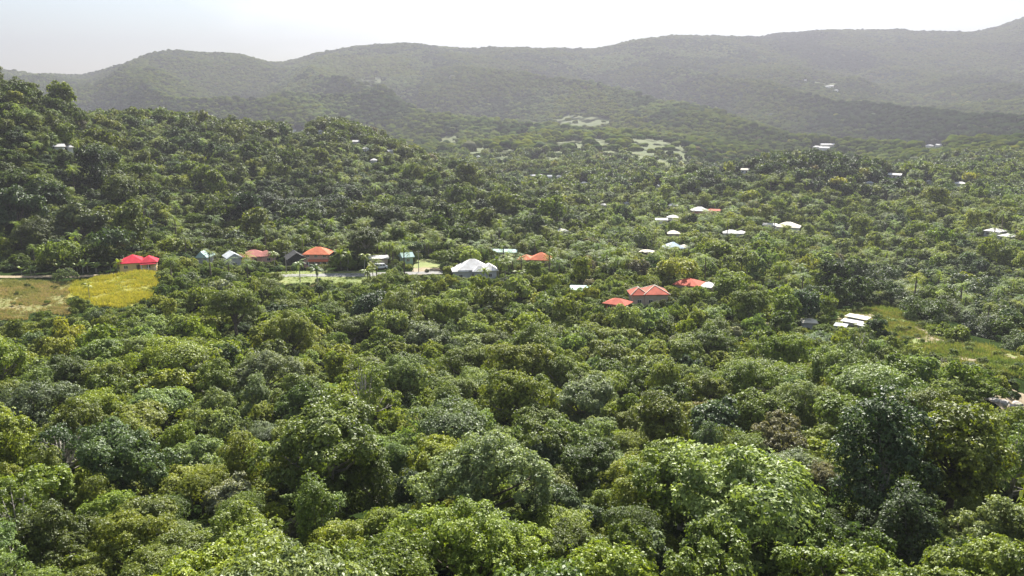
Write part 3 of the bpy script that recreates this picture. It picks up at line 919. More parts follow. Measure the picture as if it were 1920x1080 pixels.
    FOOT.append((p[0], p[1], max(max(xs) - min(xs), max(ys) - min(ys)) / 2 + 1.0))
    return root
FOOT = []

house('small yellow house with bright red hipped roof above the yellow grass field', 262, 505,
      [(-1.9, 0.6, 7.4, 7.5, 2.7, 2.2, 'hip'), (3.2, -0.6, 4.6, 6.2, 2.71, 1.7, 'hip')], R_RED, W_YELLOW, rot=-6, porch=(0.9, 5.4, 1.5, 2.35), level=2)
house('pale grey gabled shed half hidden left of a round tree, nearest the red-roofed house', 386, 496,
      [(0, 0, 3.4, 6, 3.0, 2.2, 'gable')], R_TEAL, W_GREY, rot=-25, wins=False, cat='shed', name='shed')
house('small light grey gabled house between a round tree and the faded pink roof', 437, 500,
      [(0, 0, 4.6, 7, 3.6, 1.7, 'gable')], R_GREY, W_GREY, rot=12, level=1)
house('house with faded dusty-red hipped roof, a dark round tree before it', 483, 492,
      [(-1.2, 1, 9.4, 8.2, 2.7, 2.0, 'hip'), (3.4, -.8, 5.2, 6.5, 2.72, 1.6, 'hip')], R_PINK, W_PINK, rot=10, level=2)
house('dark open-fronted shed with black gable between the pink and orange roofs', 555, 501,
      [(0, 0, 6.2, 7, 3.4, 2.4, 'gable')], R_DARK, W_DARK, rot=8, wins=False, cat='shed', name='shed')
house('two-storey house with bright orange roof and white veranda posts', 598, 498,
      [(0, 0, 9.0, 7.4, 4.7, 2.2, 'hip')], R_ORANGE, W_PINK, rot=-14, porch=(-2.5, 4.4, 1.8, 2.5), level=2)
house('low open carport with flat white roof beside the parked white van', 710, 497,
      [(0, 1, 6.4, 4.2, 2.5, .35, 'flat')], R_WHITE, W_TAN, rot=4, wins=False, cat='carport', name='carport')
house('small pale green hut with white gable left of the bright lawn', 762, 494,
      [(0, 0, 3.8, 3.8, 2.6, 1.4, 'gable')], R_TEAL, W_GREEN, rot=20, cat='hut', name='hut', level=1)
house('large house with white many-hipped roof and light grey walls', 890, 522,
      [(-0.6, .8, 9.6, 8.0, 3.5, 3.0, 'hip'), (-5.0, -.6, 4.6, 5.6, 3.1, 1.6, 'hip'), (4.9, -.4, 4.4, 6.0, 3.15, 1.9, 'hip'), (1.4, -3.3, 4.2, 3.0, 3.2, 1.5, 'hip')],
      R_WHITE, W_GREY, rot=6, level=2)
house('pale teal low-pitched roof half hidden behind trees left of the orange roof', 946, 484,
      [(0, 0, 9.5, 5, 2.8, .8, 'gable')], R_TEAL, W_GREY, rot=-6, level=1, keep=.6)
house('house with long orange double-hipped roof among trees, right of the white-roofed house', 1004, 498,
      [(2.2, 0, 7.6, 7.2, 2.8, 2.4, 'hip'), (-3.6, -.3, 5.2, 6, 2.6, 1.5, 'hip')], R_ORANGE, W_TAN, rot=-10, level=1, keep=.75)
house('two-storey house with coral double-hipped roof and cream ridge caps among trees', 1216, 570,
      [(1.6, 0, 6.8, 7, 3.6, 2.0, 'hip'), (-3.4, -.3, 4.4, 5.6, 3.4, 1.7, 'hip')], R_ORANGE2, W_TAN, rot=12, caps=R_CREAM, level=2, keep=.7)
house('low red-roofed house with a white annex roof, right of the coral double roof', 1300, 548,
      [(-1.4, 0, 7.8, 7.2, 2.7, 1.7, 'hip'), (4.4, .3, 3.0, 5.4, 2.5, 1.0, 'hip')], [R_ORANGE2, R_WHITE], W_TAN, rot=-16, level=1, keep=.6)
house('low salmon roof in front of a small round tree at the forest edge', 1158, 583,
      [(0, 0, 6.2, 5, 2.4, 1.3, 'hip')], R_ORANGE2, W_TERRA, rot=-22, level=1, keep=.6)
house('pale greenish flat roof sunk among trees left of the salmon roof', 1089, 556,
      [(0, 0, 6.0, 4.0, 2.4, .6, 'flat')], R_TEAL, W_GREY, rot=0, level=1, keep=.3)
house('house with pale blue hipped roof and a cream side wing', 1266, 474,
      [(-1.3, 0, 8.6, 8, 2.8, 2.6, 'hip'), (4.8, .5, 4.2, 5, 2.6, 1.3, 'hip')], [R_BLUE, R_CREAM], W_WHITE, rot=18, level=1, keep=.6)
house('small cream hipped roof just above the pale blue roof', 1262, 446, [(0, 0, 6.0, 6, 2.6, 1.6, 'hip')], R_CREAM, W_TAN, rot=8, level=1, keep=.6)
house('small tan roof among palms left of the pale blue roof', 1212, 481, [(0, 0, 5.6, 5, 2.3, 1.0, 'hip')], R_CREAM, W_TAN, rot=-10, level=1, keep=.5)
house('small white roof among trees directly above the orange double roof', 1055, 443, [(0, 0, 4.6, 5, 2.5, 1.0, 'gable')], R_WHITE, W_WHITE, rot=20, level=1, keep=.6)
house('long low house with white roof in two wings, row of dark trees in front', 1374, 446, [(-1, 0, 7.6, 6, 2.7, 1.5, 'hip'), (4.2, .4, 5, 5, 2.6, 1.3, 'hip')], R_WHITE, W_WHITE, rot=4, level=1, keep=.6)
house('broad cream-white hipped roof on the valley floor, right of the white two-wing house', 1474, 434, [(1, 0, 12.5, 10, 3, 2.7, 'hip')], R_CREAM, W_GREY, rot=-6, level=1, keep=.7)
house('narrow white flat roof joined to the left of the broad cream-white roof', 1443, 431, [(0, 0, 7.0, 5, 2.8, .6, 'flat')], R_WHITE, W_WHITE, rot=-4, level=1, keep=.6)
house('white house with stepped roof, left of the red and white villa', 1259, 418, [(0.8, 0, 6.2, 6, 3.6, 1.3, 'hip')], R_WHITE, W_WHITE, rot=-10, level=1, keep=.7)
house('low white roof in front of the stepped white house', 1240, 420, [(0, 0, 6.4, 4, 2.6, .5, 'flat')], R_WHITE, W_WHITE, rot=4, level=1, keep=.7)
house('villa with white main roof and terracotta red lower wing', 1316, 404, [(-1.5, 1, 11, 9, 3.4, 2.4, 'hip'), (6.0, -.5, 6.0, 7, 3.0, 1.6, 'hip')], [R_WHITE, R_ORANGE2], W_TERRA, rot=12, level=1, keep=.8)
house('small salmon flat roof at the right end of the red and white villa', 1343, 402, [(0, 0, 5.6, 5, 2.6, .5, 'flat')], R_ORANGE2, W_TERRA, rot=0, level=1, keep=.7)
house('small white roof peeping out above the stepped white house', 1262, 392, [(0, 0, 5.4, 5, 2.6, 1.2, 'hip')], R_WHITE, W_WHITE, rot=0, level=1, keep=.7)
house('white upper house at the right edge, higher of the pair', 1864, 443, [(0, 0, 7.4, 7, 2.8, 1.6, 'hip')], R_WHITE, W_GREY, rot=-25, level=1, keep=.7)
house('white lower house at the right edge, just below its pair', 1888, 452, [(0, 0, 6.0, 6, 2.6, 1.2, 'hip')], R_WHITE, W_GREY, rot=-25, level=1, keep=.7)
SMALL = [('long white roof beyond the dark wooded knoll, at its right flank', 1678, 334, 9.5, R_WHITE), ('long white roof on the valley floor, right-hand one behind the knoll', 1800, 350, 8.6, R_WHITE),
         ('tiny white roof between the two long white roofs behind the knoll', 1742, 345, 2.9, R_WHITE), ('faint grey roof on the right flank of the dark wooded knoll', 1630, 347, 4.6, R_GREY),
         ('faint cream roof on the dark knoll, left part of its crest', 1397, 325, 5.6, R_CREAM), ('white dot of a roof left of the cream roof on the knoll', 1352, 327, 3.2, R_WHITE),
         ('long white roof at the foot of the far mountain, uppermost of three', 1551, 275, 17, R_WHITE), ('short white roof at the foot of the far mountain, left one of three', 1531, 279, 9, R_WHITE),
         ('white roof at the foot of the far mountain, front one of three', 1546, 281, 12, R_WHITE), ('white roof at the mountain foot on the far right, left of a pair', 1743, 276, 11, R_WHITE),
         ('white roof at the mountain foot on the far right, right of a pair', 1761, 275, 10, R_WHITE), ('bright white house high on the misty mountain face, leftmost of three', 1552, 164, 9, R_WHITE),
         ('small white house high on the misty mountain face, middle of three', 1560, 163, 7, R_WHITE), ('grey house high on the misty mountain face, lowest of three', 1568, 171, 6, R_GREY),
         ('lone white speck of a house on the mountain, above left of three', 1510, 152, 4, R_WHITE),
         ('white house in palms on the valley floor, left of the meadow ridge foot', 1096, 349, 8, R_WHITE), ('white roof among palms, leftmost of the row under the pasture', 999, 333, 5.6, R_WHITE),
         ('white roof among palms, second from left in the row under the pasture', 1014, 332, 5.0, R_WHITE), ('grey roof among palms, third in the row under the pasture', 1030, 334, 4.6, R_GREY),
         ('white roof among palms, rightmost of the row under the pasture', 1048, 334, 4.8, R_WHITE), ('tiny white house below the row of roofs, right among the palms', 1233, 353, 3.2, R_WHITE),
         ('small white roof on the valley floor left of two paired specks', 1132, 389, 4.4, R_WHITE), ('white speck of a roof directly above the stepped white house, to the left', 1175, 386, 3.0, R_WHITE),
         ('small white roof at the end of the wooded spur, near the pasture', 897, 296, 5.0, R_GREY),
         ('long white-walled house near the crest of the wooded spur', 551, 247, 9.5, R_WHITE), ('tiny white outhouse right of the long house on the spur crest', 567, 246, 2.6, R_WHITE),
         ('small white house on the spur, just under its summit', 601, 251, 3.4, R_WHITE), ('tiny white roof at the summit of the wooded spur', 581, 231, 2.6, R_WHITE),
         ('white house in palms on the right slope of the spur, highest of four', 667, 270, 6.2, R_WHITE), ('white twin-roofed house in palms, second highest of four on the spur', 686, 283, 4.8, R_WHITE),
         ('white house in palms on the right slope of the spur, rightmost of four', 732, 288, 5.2, R_WHITE), ('white house in palms on the right slope of the spur, lowest of four', 701, 305, 5.2, R_WHITE),
         ('white pyramid roof on the dark hillside at far left', 112, 282, 4.4, R_WHITE), ('smaller white roof beside the pyramid roof on the left hillside', 131, 283, 3.0, R_WHITE),
         ('pale teal roof on the skyline of the left hill', 152, 216, 8.6, R_TEAL), ('yellowish roof buried in trees low on the spur', 600, 328, 3.0, R_CREAM)]
for i, (lb, px, py, w, rm) in enumerate(SMALL):
    far = py < 290 and px > 1400
    if py < 200 and px > 1400: w *= 1.75
    elif far: w *= 1.25
    elif px < 1250: w *= .8
    house(lb, px, py, [(0, 0, w, min(7, max(3.5, w * .7)), 3.0 if far else 2.6 if w > 5 else 1.7, 1.2 if not far else 2.0, ['gable', 'hip'][i % 2])], rm, W_WHITE, rot=[-12, 8, 20, -4][i % 4], level=1 if w > 5 and py > 240 and not far else 0, keep=1.1 if py < 320 and px > 300 else .9)

# sheds in the clearing
for lb, px, py, w, d, h, rise, rm, rt in [
    ('long low shed with pale rusty sheet roof, hindmost in the clearing', 1608, 603, 5.4, 2.0, 1.2, .3, R_CREAM, -24), ('low white sheet-roofed shed, middle of the clearing group', 1597, 611, 4.6, 1.5, 1.1, .25, R_WHITE, -20),
    ('white-roofed lean-to at the left front of the clearing group', 1576, 618, 2.4, 1.8, 1.1, .3, R_GREY, -10), ('small white lean-to beside the dark round bush in the clearing', 1616, 618, 2.2, 1.4, 1.2, .3, R_WHITE, -34),
    ('small tan hipped hut on its own left of the pale sheds', 1516, 617, 3.4, 3.2, 2.2, .9, R_CREAM, 8)]:
    house(lb, px, py, [(0, 0, w, d, h, rise, 'hip' if 'hipped' in lb else 'flat')], rm, W_GREY, rot=rt, wins=False, cat='shed', name='shed', keep=.8)

# parked van under the carport edge
p, r = hit(718, 499)
van = empty('parked_van', (p[0], p[1] - 4.2, float(H(p[0], p[1] - 4.2)[0])), -math.atan2(p[0], p[1]) + .12, 'white van parked in front of the flat-roofed carport', 'van')
v_ = MB()
prof = [(-2.2, .35), (2.2, .35), (2.25, .95), (1.75, 1.15), (1.2, 1.85), (-2.0, 1.95), (-2.2, 1.5)]
n_p = len(prof)
v_.add([(a, -.85, b) for a, b in prof] + [(a, .85, b) for a, b in prof], [tuple(range(n_p - 1, -1, -1))[::-1], tuple(range(n_p, 2 * n_p))[::-1]] + [(i, i + n_p, (i + 1) % n_p + n_p, (i + 1) % n_p) for i in range(n_p)])
v_.build('body', M_CAR, van)
for x0 in (-1.7, -.6, .45):
    w_ = MB(); w_.box(x0, x0 + .85, -.87, -.84, 1.15, 1.65); w_.build('window', M_PANE, van)
for sx in (-1.45, 1.45):
    for sy in (-.8, .8):
        w_ = MB(); w_.tube([(sx, sy - .1, .33), (sx, sy + .1, .33)], [.33, .33], 14); w_.build('wheel', M_TYRE, van)
KEEP.append((706, 478, 732, 498, r))

# utility poles with a cable along the road
def pole(px, py, h, label):
    p, r = hit(px, py)
    root = empty('utility_pole', tuple(p), -math.atan2(p[0], p[1]), label, 'pole', 'utility poles along the road')
    m = MB(); m.tube([(0, 0, -.8), (0, 0, h)], [.14, .10], 8); m.build('post', M_BARK_PALE, root)
    m = MB(); m.box(-.8, .8, -.06, .06, h - .7, h - .58); m.build('crossarm', M_BARK_PALE, root)
    return Vector((p[0], p[1], p[2] + h - .5))
PA = pole(537, 512, 8.0, 'grey utility pole between the pink roof and the dark shed')
PB = pole(785, 511, 8.0, 'grey utility pole beside the dirt yard')
M_WIRE = plain('black_cable', (0.02, 0.02, 0.02), 0.6)
m = MB(); m.tube([PA.lerp(PB, t) + Vector((0, 0, -1.6 * 4 * t * (1 - t))) for t in np.linspace(0, 1, 17)], [.02] * 17, 4)
wr = m.build('cable', M_WIRE); wr['label'] = 'thin black cable strung between the two roadside poles'; wr['category'] = 'cable'

# stones at the right edge
rr_ = random.Random(5)
M_STONE = plain('pale_stone', (0.40, 0.37, 0.33), 0.9, 0.25, 1.2, 0.6)
for k, (px, py, s) in enumerate([(1862, 752, .8), (1878, 757, 1.0), (1893, 762, .6), (1850, 748, .5), (1905, 760, .9)]):
    p, r = hit(px, py)
    b = bpy.data.meshes.new('rock')
    import bmesh
    bm = bmesh.new(); bmesh.ops.create_icosphere(bm, subdivisions=2, radius=s)
    for v in bm.verts:
        v.co *= 1 + .22 * math.sin(v.co.x * 4 + k) * math.cos(v.co.y * 3.3 + k * 2); v.co.z *= .6; v.co.x *= 1.3
    bm.to_mesh(b); bm.free(); b.materials.append(M_STONE)
    o = link(bpy.data.objects.new('rock', b)); o.location = (p[0], p[1], p[2] + s * .2)
    o['label'] = ['small pale rock, second from left at the right edge', 'largest pale rock in the row at the right edge', 'flat pale rock between two bigger ones at the right edge', 'smallest pale rock, leftmost of the row at the right edge', 'rightmost pale rock of the row at the right edge'][k]
    o['category'] = 'rock'; o['group'] = 'pale rocks at the right edge'
KEEP.append((1845, 742, 1912, 766, 130))

# ------------------------------------------------------------------ where trees may stand
def blocked(x, y):
    for P, _ in OPEN:
        if inpoly(np.array([x]), np.array([y]), P)[0]:
            return True
    for fx, fy, fr in FOOT:
        if (x - fx) ** 2 + (y - fy) ** 2 < fr * fr:
            return True
    return bool((np.hypot(ROADPTS[:, 0] - x, ROADPTS[:, 1] - y) < 4.5).any())

VIEW_POLYS = [(POLY_YELLOW, 232), (POLY_DRY, 232), ([(510, 510), (690, 510), (690, 526), (520, 530)], 262), (POLY_LAWN2, 275), (POLY_DRIVE, 275), ([(1560, 582), (1700, 578), (1720, 612), (1690, 622), (1560, 606)], 243), ([(1690, 596), (1790, 600), (1930, 655), (1930, 712), (1700, 645)], 190),
              ([(-60, 513), (235, 508), (235, 524), (-60, 530)], 262), (POLY_RIGHT, 120)]
VIEW_POLYS = [(P, max(hit(a, b)[1] for a, b in P) + 1) for P, _ in VIEW_POLYS]
VIEW_POLYS += [(m, 1150) for m in MEADOWS[:12]]
def obscures(x, y, z, R, h):
    """would a crown of radius R and height h hide something that must stay in sight"""
    r = math.hypot(x, y)
    cx, cy0 = project(x, y, z + h); _, cyb = project(x, y, z)
    cx, top, bot = float(cx), float(cy0), float(cyb)
    hw = R / r * FPX * .85
    for x0, y0, x1, y1, rk in KEEP:
        if r < rk - 1 and cx + hw > x0 and cx - hw < x1 and top + 2 < y1 and bot > y0:
            return True
    for P, rk in VIEW_POLYS:
        if r < rk:
            q = inpoly(np.array([cx, cx - hw, cx + hw, cx, cx]), np.array([top + 3, (top * 2 + bot) / 3, (top * 2 + bot) / 3, (top + bot) / 2, bot]), P)
            if q.any():
                return True
    return False

# ------------------------------------------------------------------ trees set by hand from the photograph
# px, py of crown middle, radius in photo pixels, colour, crown form
HERO = [
 (905, 885, 128, 'silverpale', 'dome'), (1400, 925, 172, 'palegrey', 'layer'), (890, 1030, 150, 'yellowgreen', 'dome'), (620, 815, 150, 'olive', 'dome'), (440, 935, 62, 'silver', 'big'),
 (215, 850, 98, 'deepgrey', 'dome'), (440, 1020, 95, 'bright', 'dome'), (250, 985, 78, 'olive', 'dome'), (835, 790, 100, 'grey', 'spread'), (1095, 750, 76, 'grey', 'dome'),
 (1650, 910, 100, 'dark', 'tall'), (1785, 890, 92, 'mid', 'tall'), (1885, 1010, 85, 'pale', 'dome'), (1245, 820, 58, 'mid', 'tall'), (1110, 870, 76, 'deep', 'dome'), (1165, 1045, 72, 'grey', 'dome'),
 (320, 660, 82, 'bright', 'spread'), (572, 640, 46, 'yellow', 'dome'), (490, 700, 66, 'pinkpale', 'dome'), (800, 640, 64, 'grey', 'dome'), (1400, 690, 70, 'brightolive', 'spread'), (1270, 706, 34, 'pale', 'dome'),
 (1650, 700, 92, 'palegrey', 'spread'), (1320, 740, 58, 'olive', 'dome'), (55, 770, 72, 'grey', 'dome'), (305, 765, 58, 'pale', 'dome'), (120, 705, 56, 'deep', 'dome'), (25, 935, 78, 'bright', 'dome'),
 (1010, 568, 30, 'yellow', 'spread'), (1090, 584, 26, 'brightolive', 'dome'), (560, 745, 60, 'olive', 'dome'), (690, 610, 44, 'dark', 'tall'), (1350, 790, 66, 'deepgrey', 'big'), (1470, 830, 60, 'brown', 'dome'),
 (85, 352, 37, 'bright', 'dome'), (722, 392, 26, 'yellowgreen', 'dome'), (638, 392, 40, 'dark', 'dome'), (560, 395, 44, 'dark', 'dome'), (500, 385, 38, 'dark', 'dome'), (410, 476, 20, 'brightolive', 'bush'), (1150, 556, 14, 'grey', 'dome'),
 (1645, 625, 26, 'dark', 'bush'), (1735, 582, 50, 'deep', 'bush'), (1880, 600, 52, 'deep', 'bush'), (1640, 530, 56, 'dark', 'bush'), (1820, 545, 60, 'dark', 'bush'), (350, 528, 48, 'deep', 'bush'), (425, 530, 40, 'deep', 'bush'), (500, 540, 40, 'mid', 'bush'),
 (800, 505, 15, 'dark', 'bush'), (746, 505, 20, 'deep', 'bush'), (836, 504, 14, 'dark', 'bush'), (490, 500, 17, 'dark', 'bush'), (598, 522, 18, 'deepgrey', 'dome'), (1770, 596, 14, 'silver', 'big'),
 (1030, 640, 52, 'mid', 'dome'), (940, 650, 44, 'olive', 'dome'), (1160, 640, 48, 'bright', 'dome'), (1230, 600, 40, 'mid', 'spread'), (1330, 600, 42, 'pale', 'dome'), (1420, 585, 40, 'pale', 'dome'), (1480, 560, 38, 'deepgrey', 'dome'),
 (60, 648, 30, 'deepgrey', 'dome'), (1210, 690, 50, 'pale', 'dome'), (1050, 700, 50, 'olive', 'dome'), (760, 705, 48, 'mid', 'spread'), (900, 715, 58, 'pale', 'spread'), (180, 662, 44, 'mid', 'dome'),
 (1500, 760, 66, 'pale', 'dome'), (1240, 760, 52, 'deep', 'dome'), (1180, 800, 40, 'olive', 'dome'), (380, 860, 62, 'pale', 'dome'), (100, 1010, 80, 'deep', 'dome'), (1590, 780, 62, 'mid', 'dome'), (1730, 770, 66, 'olive', 'dome'),
 (1850, 820, 66, 'pale', 'dome'), (700, 930, 60, 'deep', 'tall'), (1060, 960, 70, 'deepgrey', 'dome'), (640, 1040, 80, 'bright', 'dome'), (1010, 800, 60, 'brightolive', 'dome'), (1700, 1040, 70, 'dark', 'tall'), (1530, 640, 46, 'grey', 'spread'),
 (1905, 720, 40, 'dark', 'bush'), (1850, 715, 22, 'deep', 'bush'), (1800, 630, 28, 'mid', 'bush'), (1770, 700, 34, 'bright', 'dome'), (460, 600, 40, 'mid', 'dome'), (285, 612, 30, 'pale', 'dome'), (620, 590, 40, 'olive', 'dome'),
 (870, 590, 36, 'mid', 'dome'), (1700, 562, 40, 'dark', 'bush'), (1785, 580, 44, 'deep', 'bush'), (1835, 612, 38, 'dark', 'bush'), (1912, 640, 36, 'deep', 'bush'), (1560, 556, 38, 'deep', 'bush'), (1604, 550, 40, 'dark', 'bush'), (1760, 620, 20, 'mid', 'bush'), (540, 580, 36, 'pale', 'dome'),
]
PAL.update({'silverpale': (0.165, 0.215, 0.065), 'palegrey': (0.145, 0.195, 0.045), 'yellowgreen': (0.211, 0.252, 0.023), 'deepgrey': (0.070, 0.104, 0.030), 'pinkpale': (0.180, 0.200, 0.080), 'brightolive': (0.152, 0.181, 0.019)})
CNAME = {'silverpale': 'pale silvery-green', 'palegrey': 'pale grey-green', 'yellowgreen': 'bright yellow-green', 'olive': 'olive-green', 'silver': 'silver-leaved', 'deepgrey': 'dark grey-green', 'bright': 'bright green',
         'grey': 'grey-green', 'dark': 'very dark green', 'mid': 'mid-green', 'pale': 'pale green', 'deep': 'dark green', 'yellow': 'yellow-tipped', 'pinkpale': 'pinkish pale-flowering', 'brightolive': 'bright olive', 'brown': 'brownish half-bare'}
FNAME = {'dome': 'round-crowned', 'tall': 'tall narrow', 'spread': 'wide flat-topped', 'layer': 'feathery layered', 'big': 'large-leaved', 'bush': 'round bushy', 'sparse': 'sparse open-branched'}

TREES = []     # x, y, z, R, height factor, colour key, form, hero
GR = {}
def gkey(x, y, c=7.0): return int(math.floor(x / c)), int(math.floor(y / c))
def far_enough(x, y, R, f=0.62):
    a, b = gkey(x, y)
    for i in range(a - 2, a + 3):
        for j in range(b - 2, b + 3):
            for (u, v, q) in GR.get((i, j), ()):
                if (x - u) ** 2 + (y - v) ** 2 < ((R + q) * f) ** 2:
                    return False
    return True
def put(x, y, R, hf, ck, form, hero=False, z=None):
    if z is None: z = float(H(x, y)[0])
    TREES.append((x, y, z, R, hf, ck, form, hero))
    GR.setdefault(gkey(x, y), []).append((x, y, R))

for px, py, rp, ck, form in HERO:
    for _ in range(2):
        up = 6.5 if py > 640 or py < 480 else 3.5
        p, r = hit(px, py, up)
        R = rp * r / FPX / 1.02
        low_ = .75 if py < 660 else 0.12
        p, r = hit(px, py, R * (1.15 - low_))
        R = rp * r / FPX / 1.02
    hf = 1.0
    for s_ in ((1,) if px > 1520 and py < 660 else (1, .85, .7, .55, .4)):
        if not obscures(p[0], p[1], p[2] - R * low_, R * s_, R * s_ * 2): break
    R *= s_
    z = p[2] - R * low_
    put(p[0], p[1], R / (1.2 if form == 'spread' else .8 if form == 'tall' else 1.0), hf, ck, form, True, z)

SHADE_STANDS = [ground_poly(p) for p in ([(425, 360), (500, 345), (690, 355), (690, 425), (600, 440), (440, 440)], [(1540, 500), (1920, 505), (1960, 640), (1700, 600), (1560, 582)], [(1290, 305), (1540, 293), (1680, 320), (1690, 375), (1290, 378)], [(20, 330), (230, 340), (200, 420), (60, 410)])]  # dark tree kinds here also put the shade masses into leaf colour
FORMS = ['sparse'] + ['dome'] * 9 + ['spread'] * 3 + ['tall'] * 3 + ['layer'] * 2 + ['big']
def colour_at(x, y, rng):
    """loose stands of one kind of tree, mixed with others; dark kinds where shade is put into the colour"""
    a = float(vnoise(np.array([x]), np.array([y]), 32, 61)[0]); u = rng.random()
    r = math.hypot(x, y)
    if u > .12:
        for P in SHADE_STANDS:
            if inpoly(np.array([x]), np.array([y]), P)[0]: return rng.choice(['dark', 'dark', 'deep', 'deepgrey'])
    if u < .5:
        k = ['deep', 'mid', 'olive', 'bright', 'pale', 'mid', 'brightolive'][min(6, int(a * 7))]
    else:
        k = rng.choices(['dark', 'deep', 'mid', 'bright', 'olive', 'grey', 'deepgrey', 'pale', 'silver', 'brightolive', 'brown', 'yellow', 'palegrey'], [1.6, 3.2, 5, 4.6, 4, 1.2, 1.3, 3, .5, 2.8, .4, .7, 1.4])[0]
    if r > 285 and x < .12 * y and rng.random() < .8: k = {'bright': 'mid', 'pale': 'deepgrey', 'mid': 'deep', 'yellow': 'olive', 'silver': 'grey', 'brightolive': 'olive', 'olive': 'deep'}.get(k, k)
    return k
rg = random.Random(11)
AZL = math.radians(41)
def blocked_many(X, Y):
    k = np.zeros(len(X), bool)
    for P, _ in OPEN: k |= inpoly(X, Y, P)
    for fx, fy, fr in FOOT: k |= (X - fx) ** 2 + (Y - fy) ** 2 < fr * fr
    for i in range(0, len(X), 4000):
        k[i:i + 4000] |= (np.hypot(ROADPTS[None, :, 0] - X[i:i + 4000, None], ROADPTS[None, :, 1] - Y[i:i + 4000, None]) < 4.5).any(1)
    return k
def scatter(r0, r1, attempts, Rlo, Rhi, f=.62, sink=.2, left=1.0):
    rn = np.random.default_rng(attempts + int(r0))
    az = rn.uniform(-AZL, AZL, attempts); r = np.sqrt(rn.uniform(r0 * r0, r1 * r1, attempts))
    X, Y = r * np.sin(az), r * np.cos(az); Z = H(X, Y); B = blocked_many(X, Y)
    for x, y, z, b in zip(X.tolist(), Y.tolist(), Z.tolist(), B):
        R = (Rlo + (Rhi - Rlo) * rg.random() ** 1.9) * (left if x < .12 * y and y > 285 else 1)
        if b or not far_enough(x, y, R, f): continue
        form = rg.choice(FORMS)
        if form in ('tall', 'spread') and R > 4.2: form = 'dome'
        for s in (1, .72, .5, .36):
            if R * s < 1.2: break
            if not obscures(x, y, z, R * s, R * s * 2.0):
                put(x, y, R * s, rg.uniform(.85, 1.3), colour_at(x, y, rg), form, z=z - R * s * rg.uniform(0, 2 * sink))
                break
scatter(26, 190, 5200, 2.7, 7.2, .70, .25)
scatter(26, 190, 6500, 1.8, 3.4, .60, .5)
scatter(190, 330, 7000, 2.7, 7.4, .68, .35, 1.25)
scatter(190, 330, 6000, 1.5, 2.6, .6, .35)
scatter(330, 620, 14000, 3.0, 7.6, .64, .3, 1.3)
scatter(330, 620, 7000, 2.0, 3.2, .62, .3)
NT = len(TREES)

def shows(x, y, z, R):
    """rough test: in the picture, and not behind the ground"""
    px, py = project(x, y, z + R * 1.6)
    if not (-R / y * FPX < px < 1920 + R / y * FPX and -40 < py < 1080 + R / y * FPX * .9) or y < 10: return 0
    return R / math.hypot(x, y)
order = sorted(range(NT), key=lambda i: -(shows(*TREES[i][:4]) * (1.25 if TREES[i][7] else 1.0)))
solo = [i for i in order if shows(*TREES[i][:4]) > 0][:296]
solo_set = set(solo)

# ---- labels of the single trees
HEROIDX = {i: HERO[i] for i in range(len(HERO))}
MARKS = [(262, 490, 'red-roofed yellow house'), (483, 475, 'faded pink roof'), (598, 475, 'orange two-storey house'), (800, 495, 'bright lawn'), (890, 500, 'large white roof'), (1004, 482, 'long orange roof'), (1158, 572, 'salmon roof'),
         (1216, 548, 'coral double roof'), (1300, 530, 'red roof with white annex'), (1516, 610, 'lone tan hut'), (1597, 605, 'pale sheds'), (1850, 670, 'clearing path'), (1870, 755, 'rocks'), (180, 545, 'yellow field'), (40, 560, 'dry field')]
def band(py):
    if py > 980: return 'at the bottom edge'
    if py > 860: return 'in the front rows'
    if py > 760: return 'in the near wood'
    if py > 680: return 'in the middle wood'
    if py > 610: return 'in the upper wood'
    if py > 540: return 'at the wood edge'
    if py > 470: return 'by the houses'
    return 'on the hillside'
def zone(px, py):
    m = min(MARKS, key=lambda m: abs(m[0] - px) * (1.0) + (0 if py > 640 else abs(m[1] - py) * .7))
    if py > m[1] + 25: rel = 'below'
    elif py < m[1] - 25: rel = 'above'
    else: rel = 'left of' if px < m[0] else 'right of'
    return band(py) + ' ' + rel + ' the ' + m[2]
info = []
for i in solo:
    x, y, z, R, hf, ck, form, hero = TREES[i]
    px, py = project(x, y, z + R * 1.3)
    size = 'big ' if R / y * FPX > 85 else 'small ' if R / y * FPX < 30 else ''
    base = size + CNAME[ck] + ' ' + FNAME[form] + ' tree'
    info.append([i, float(px), float(py), base, zone(float(px), float(py))])
ORD = ['', 'second', 'third', 'fourth', 'fifth', 'sixth', 'seventh', 'eighth']
LABEL = {}
from collections import defaultdict
gg = defaultdict(list)
for e in info: gg[(e[3], e[4])].append(e)
for (b, zn), es in gg.items():
    if len(es) == 1:
        LABEL[es[0][0]] = b + ' ' + zn
        continue
    horiz = (max(e[1] for e in es) - min(e[1] for e in es)) >= (max(e[2] for e in es) - min(e[2] for e in es)) * .8
    es.sort(key=lambda e: e[1] if horiz else e[2])
    for k, e in enumerate(es):
        if k == 0: w = 'leftmost' if horiz else 'uppermost'
        elif k == len(es) - 1: w = 'rightmost' if horiz else 'lowest'
        else: w = ORD[k] + (' from left' if horiz else ' from top')
        LABEL[e[0]] = b + ' ' + zn + ', ' + w
for k, v in LABEL.items():
    ws = v.split()
    if len(ws) > 16: LABEL[k] = v.replace('two-storey ', '').replace(' with white annex', '').replace('yellow house', 'house')

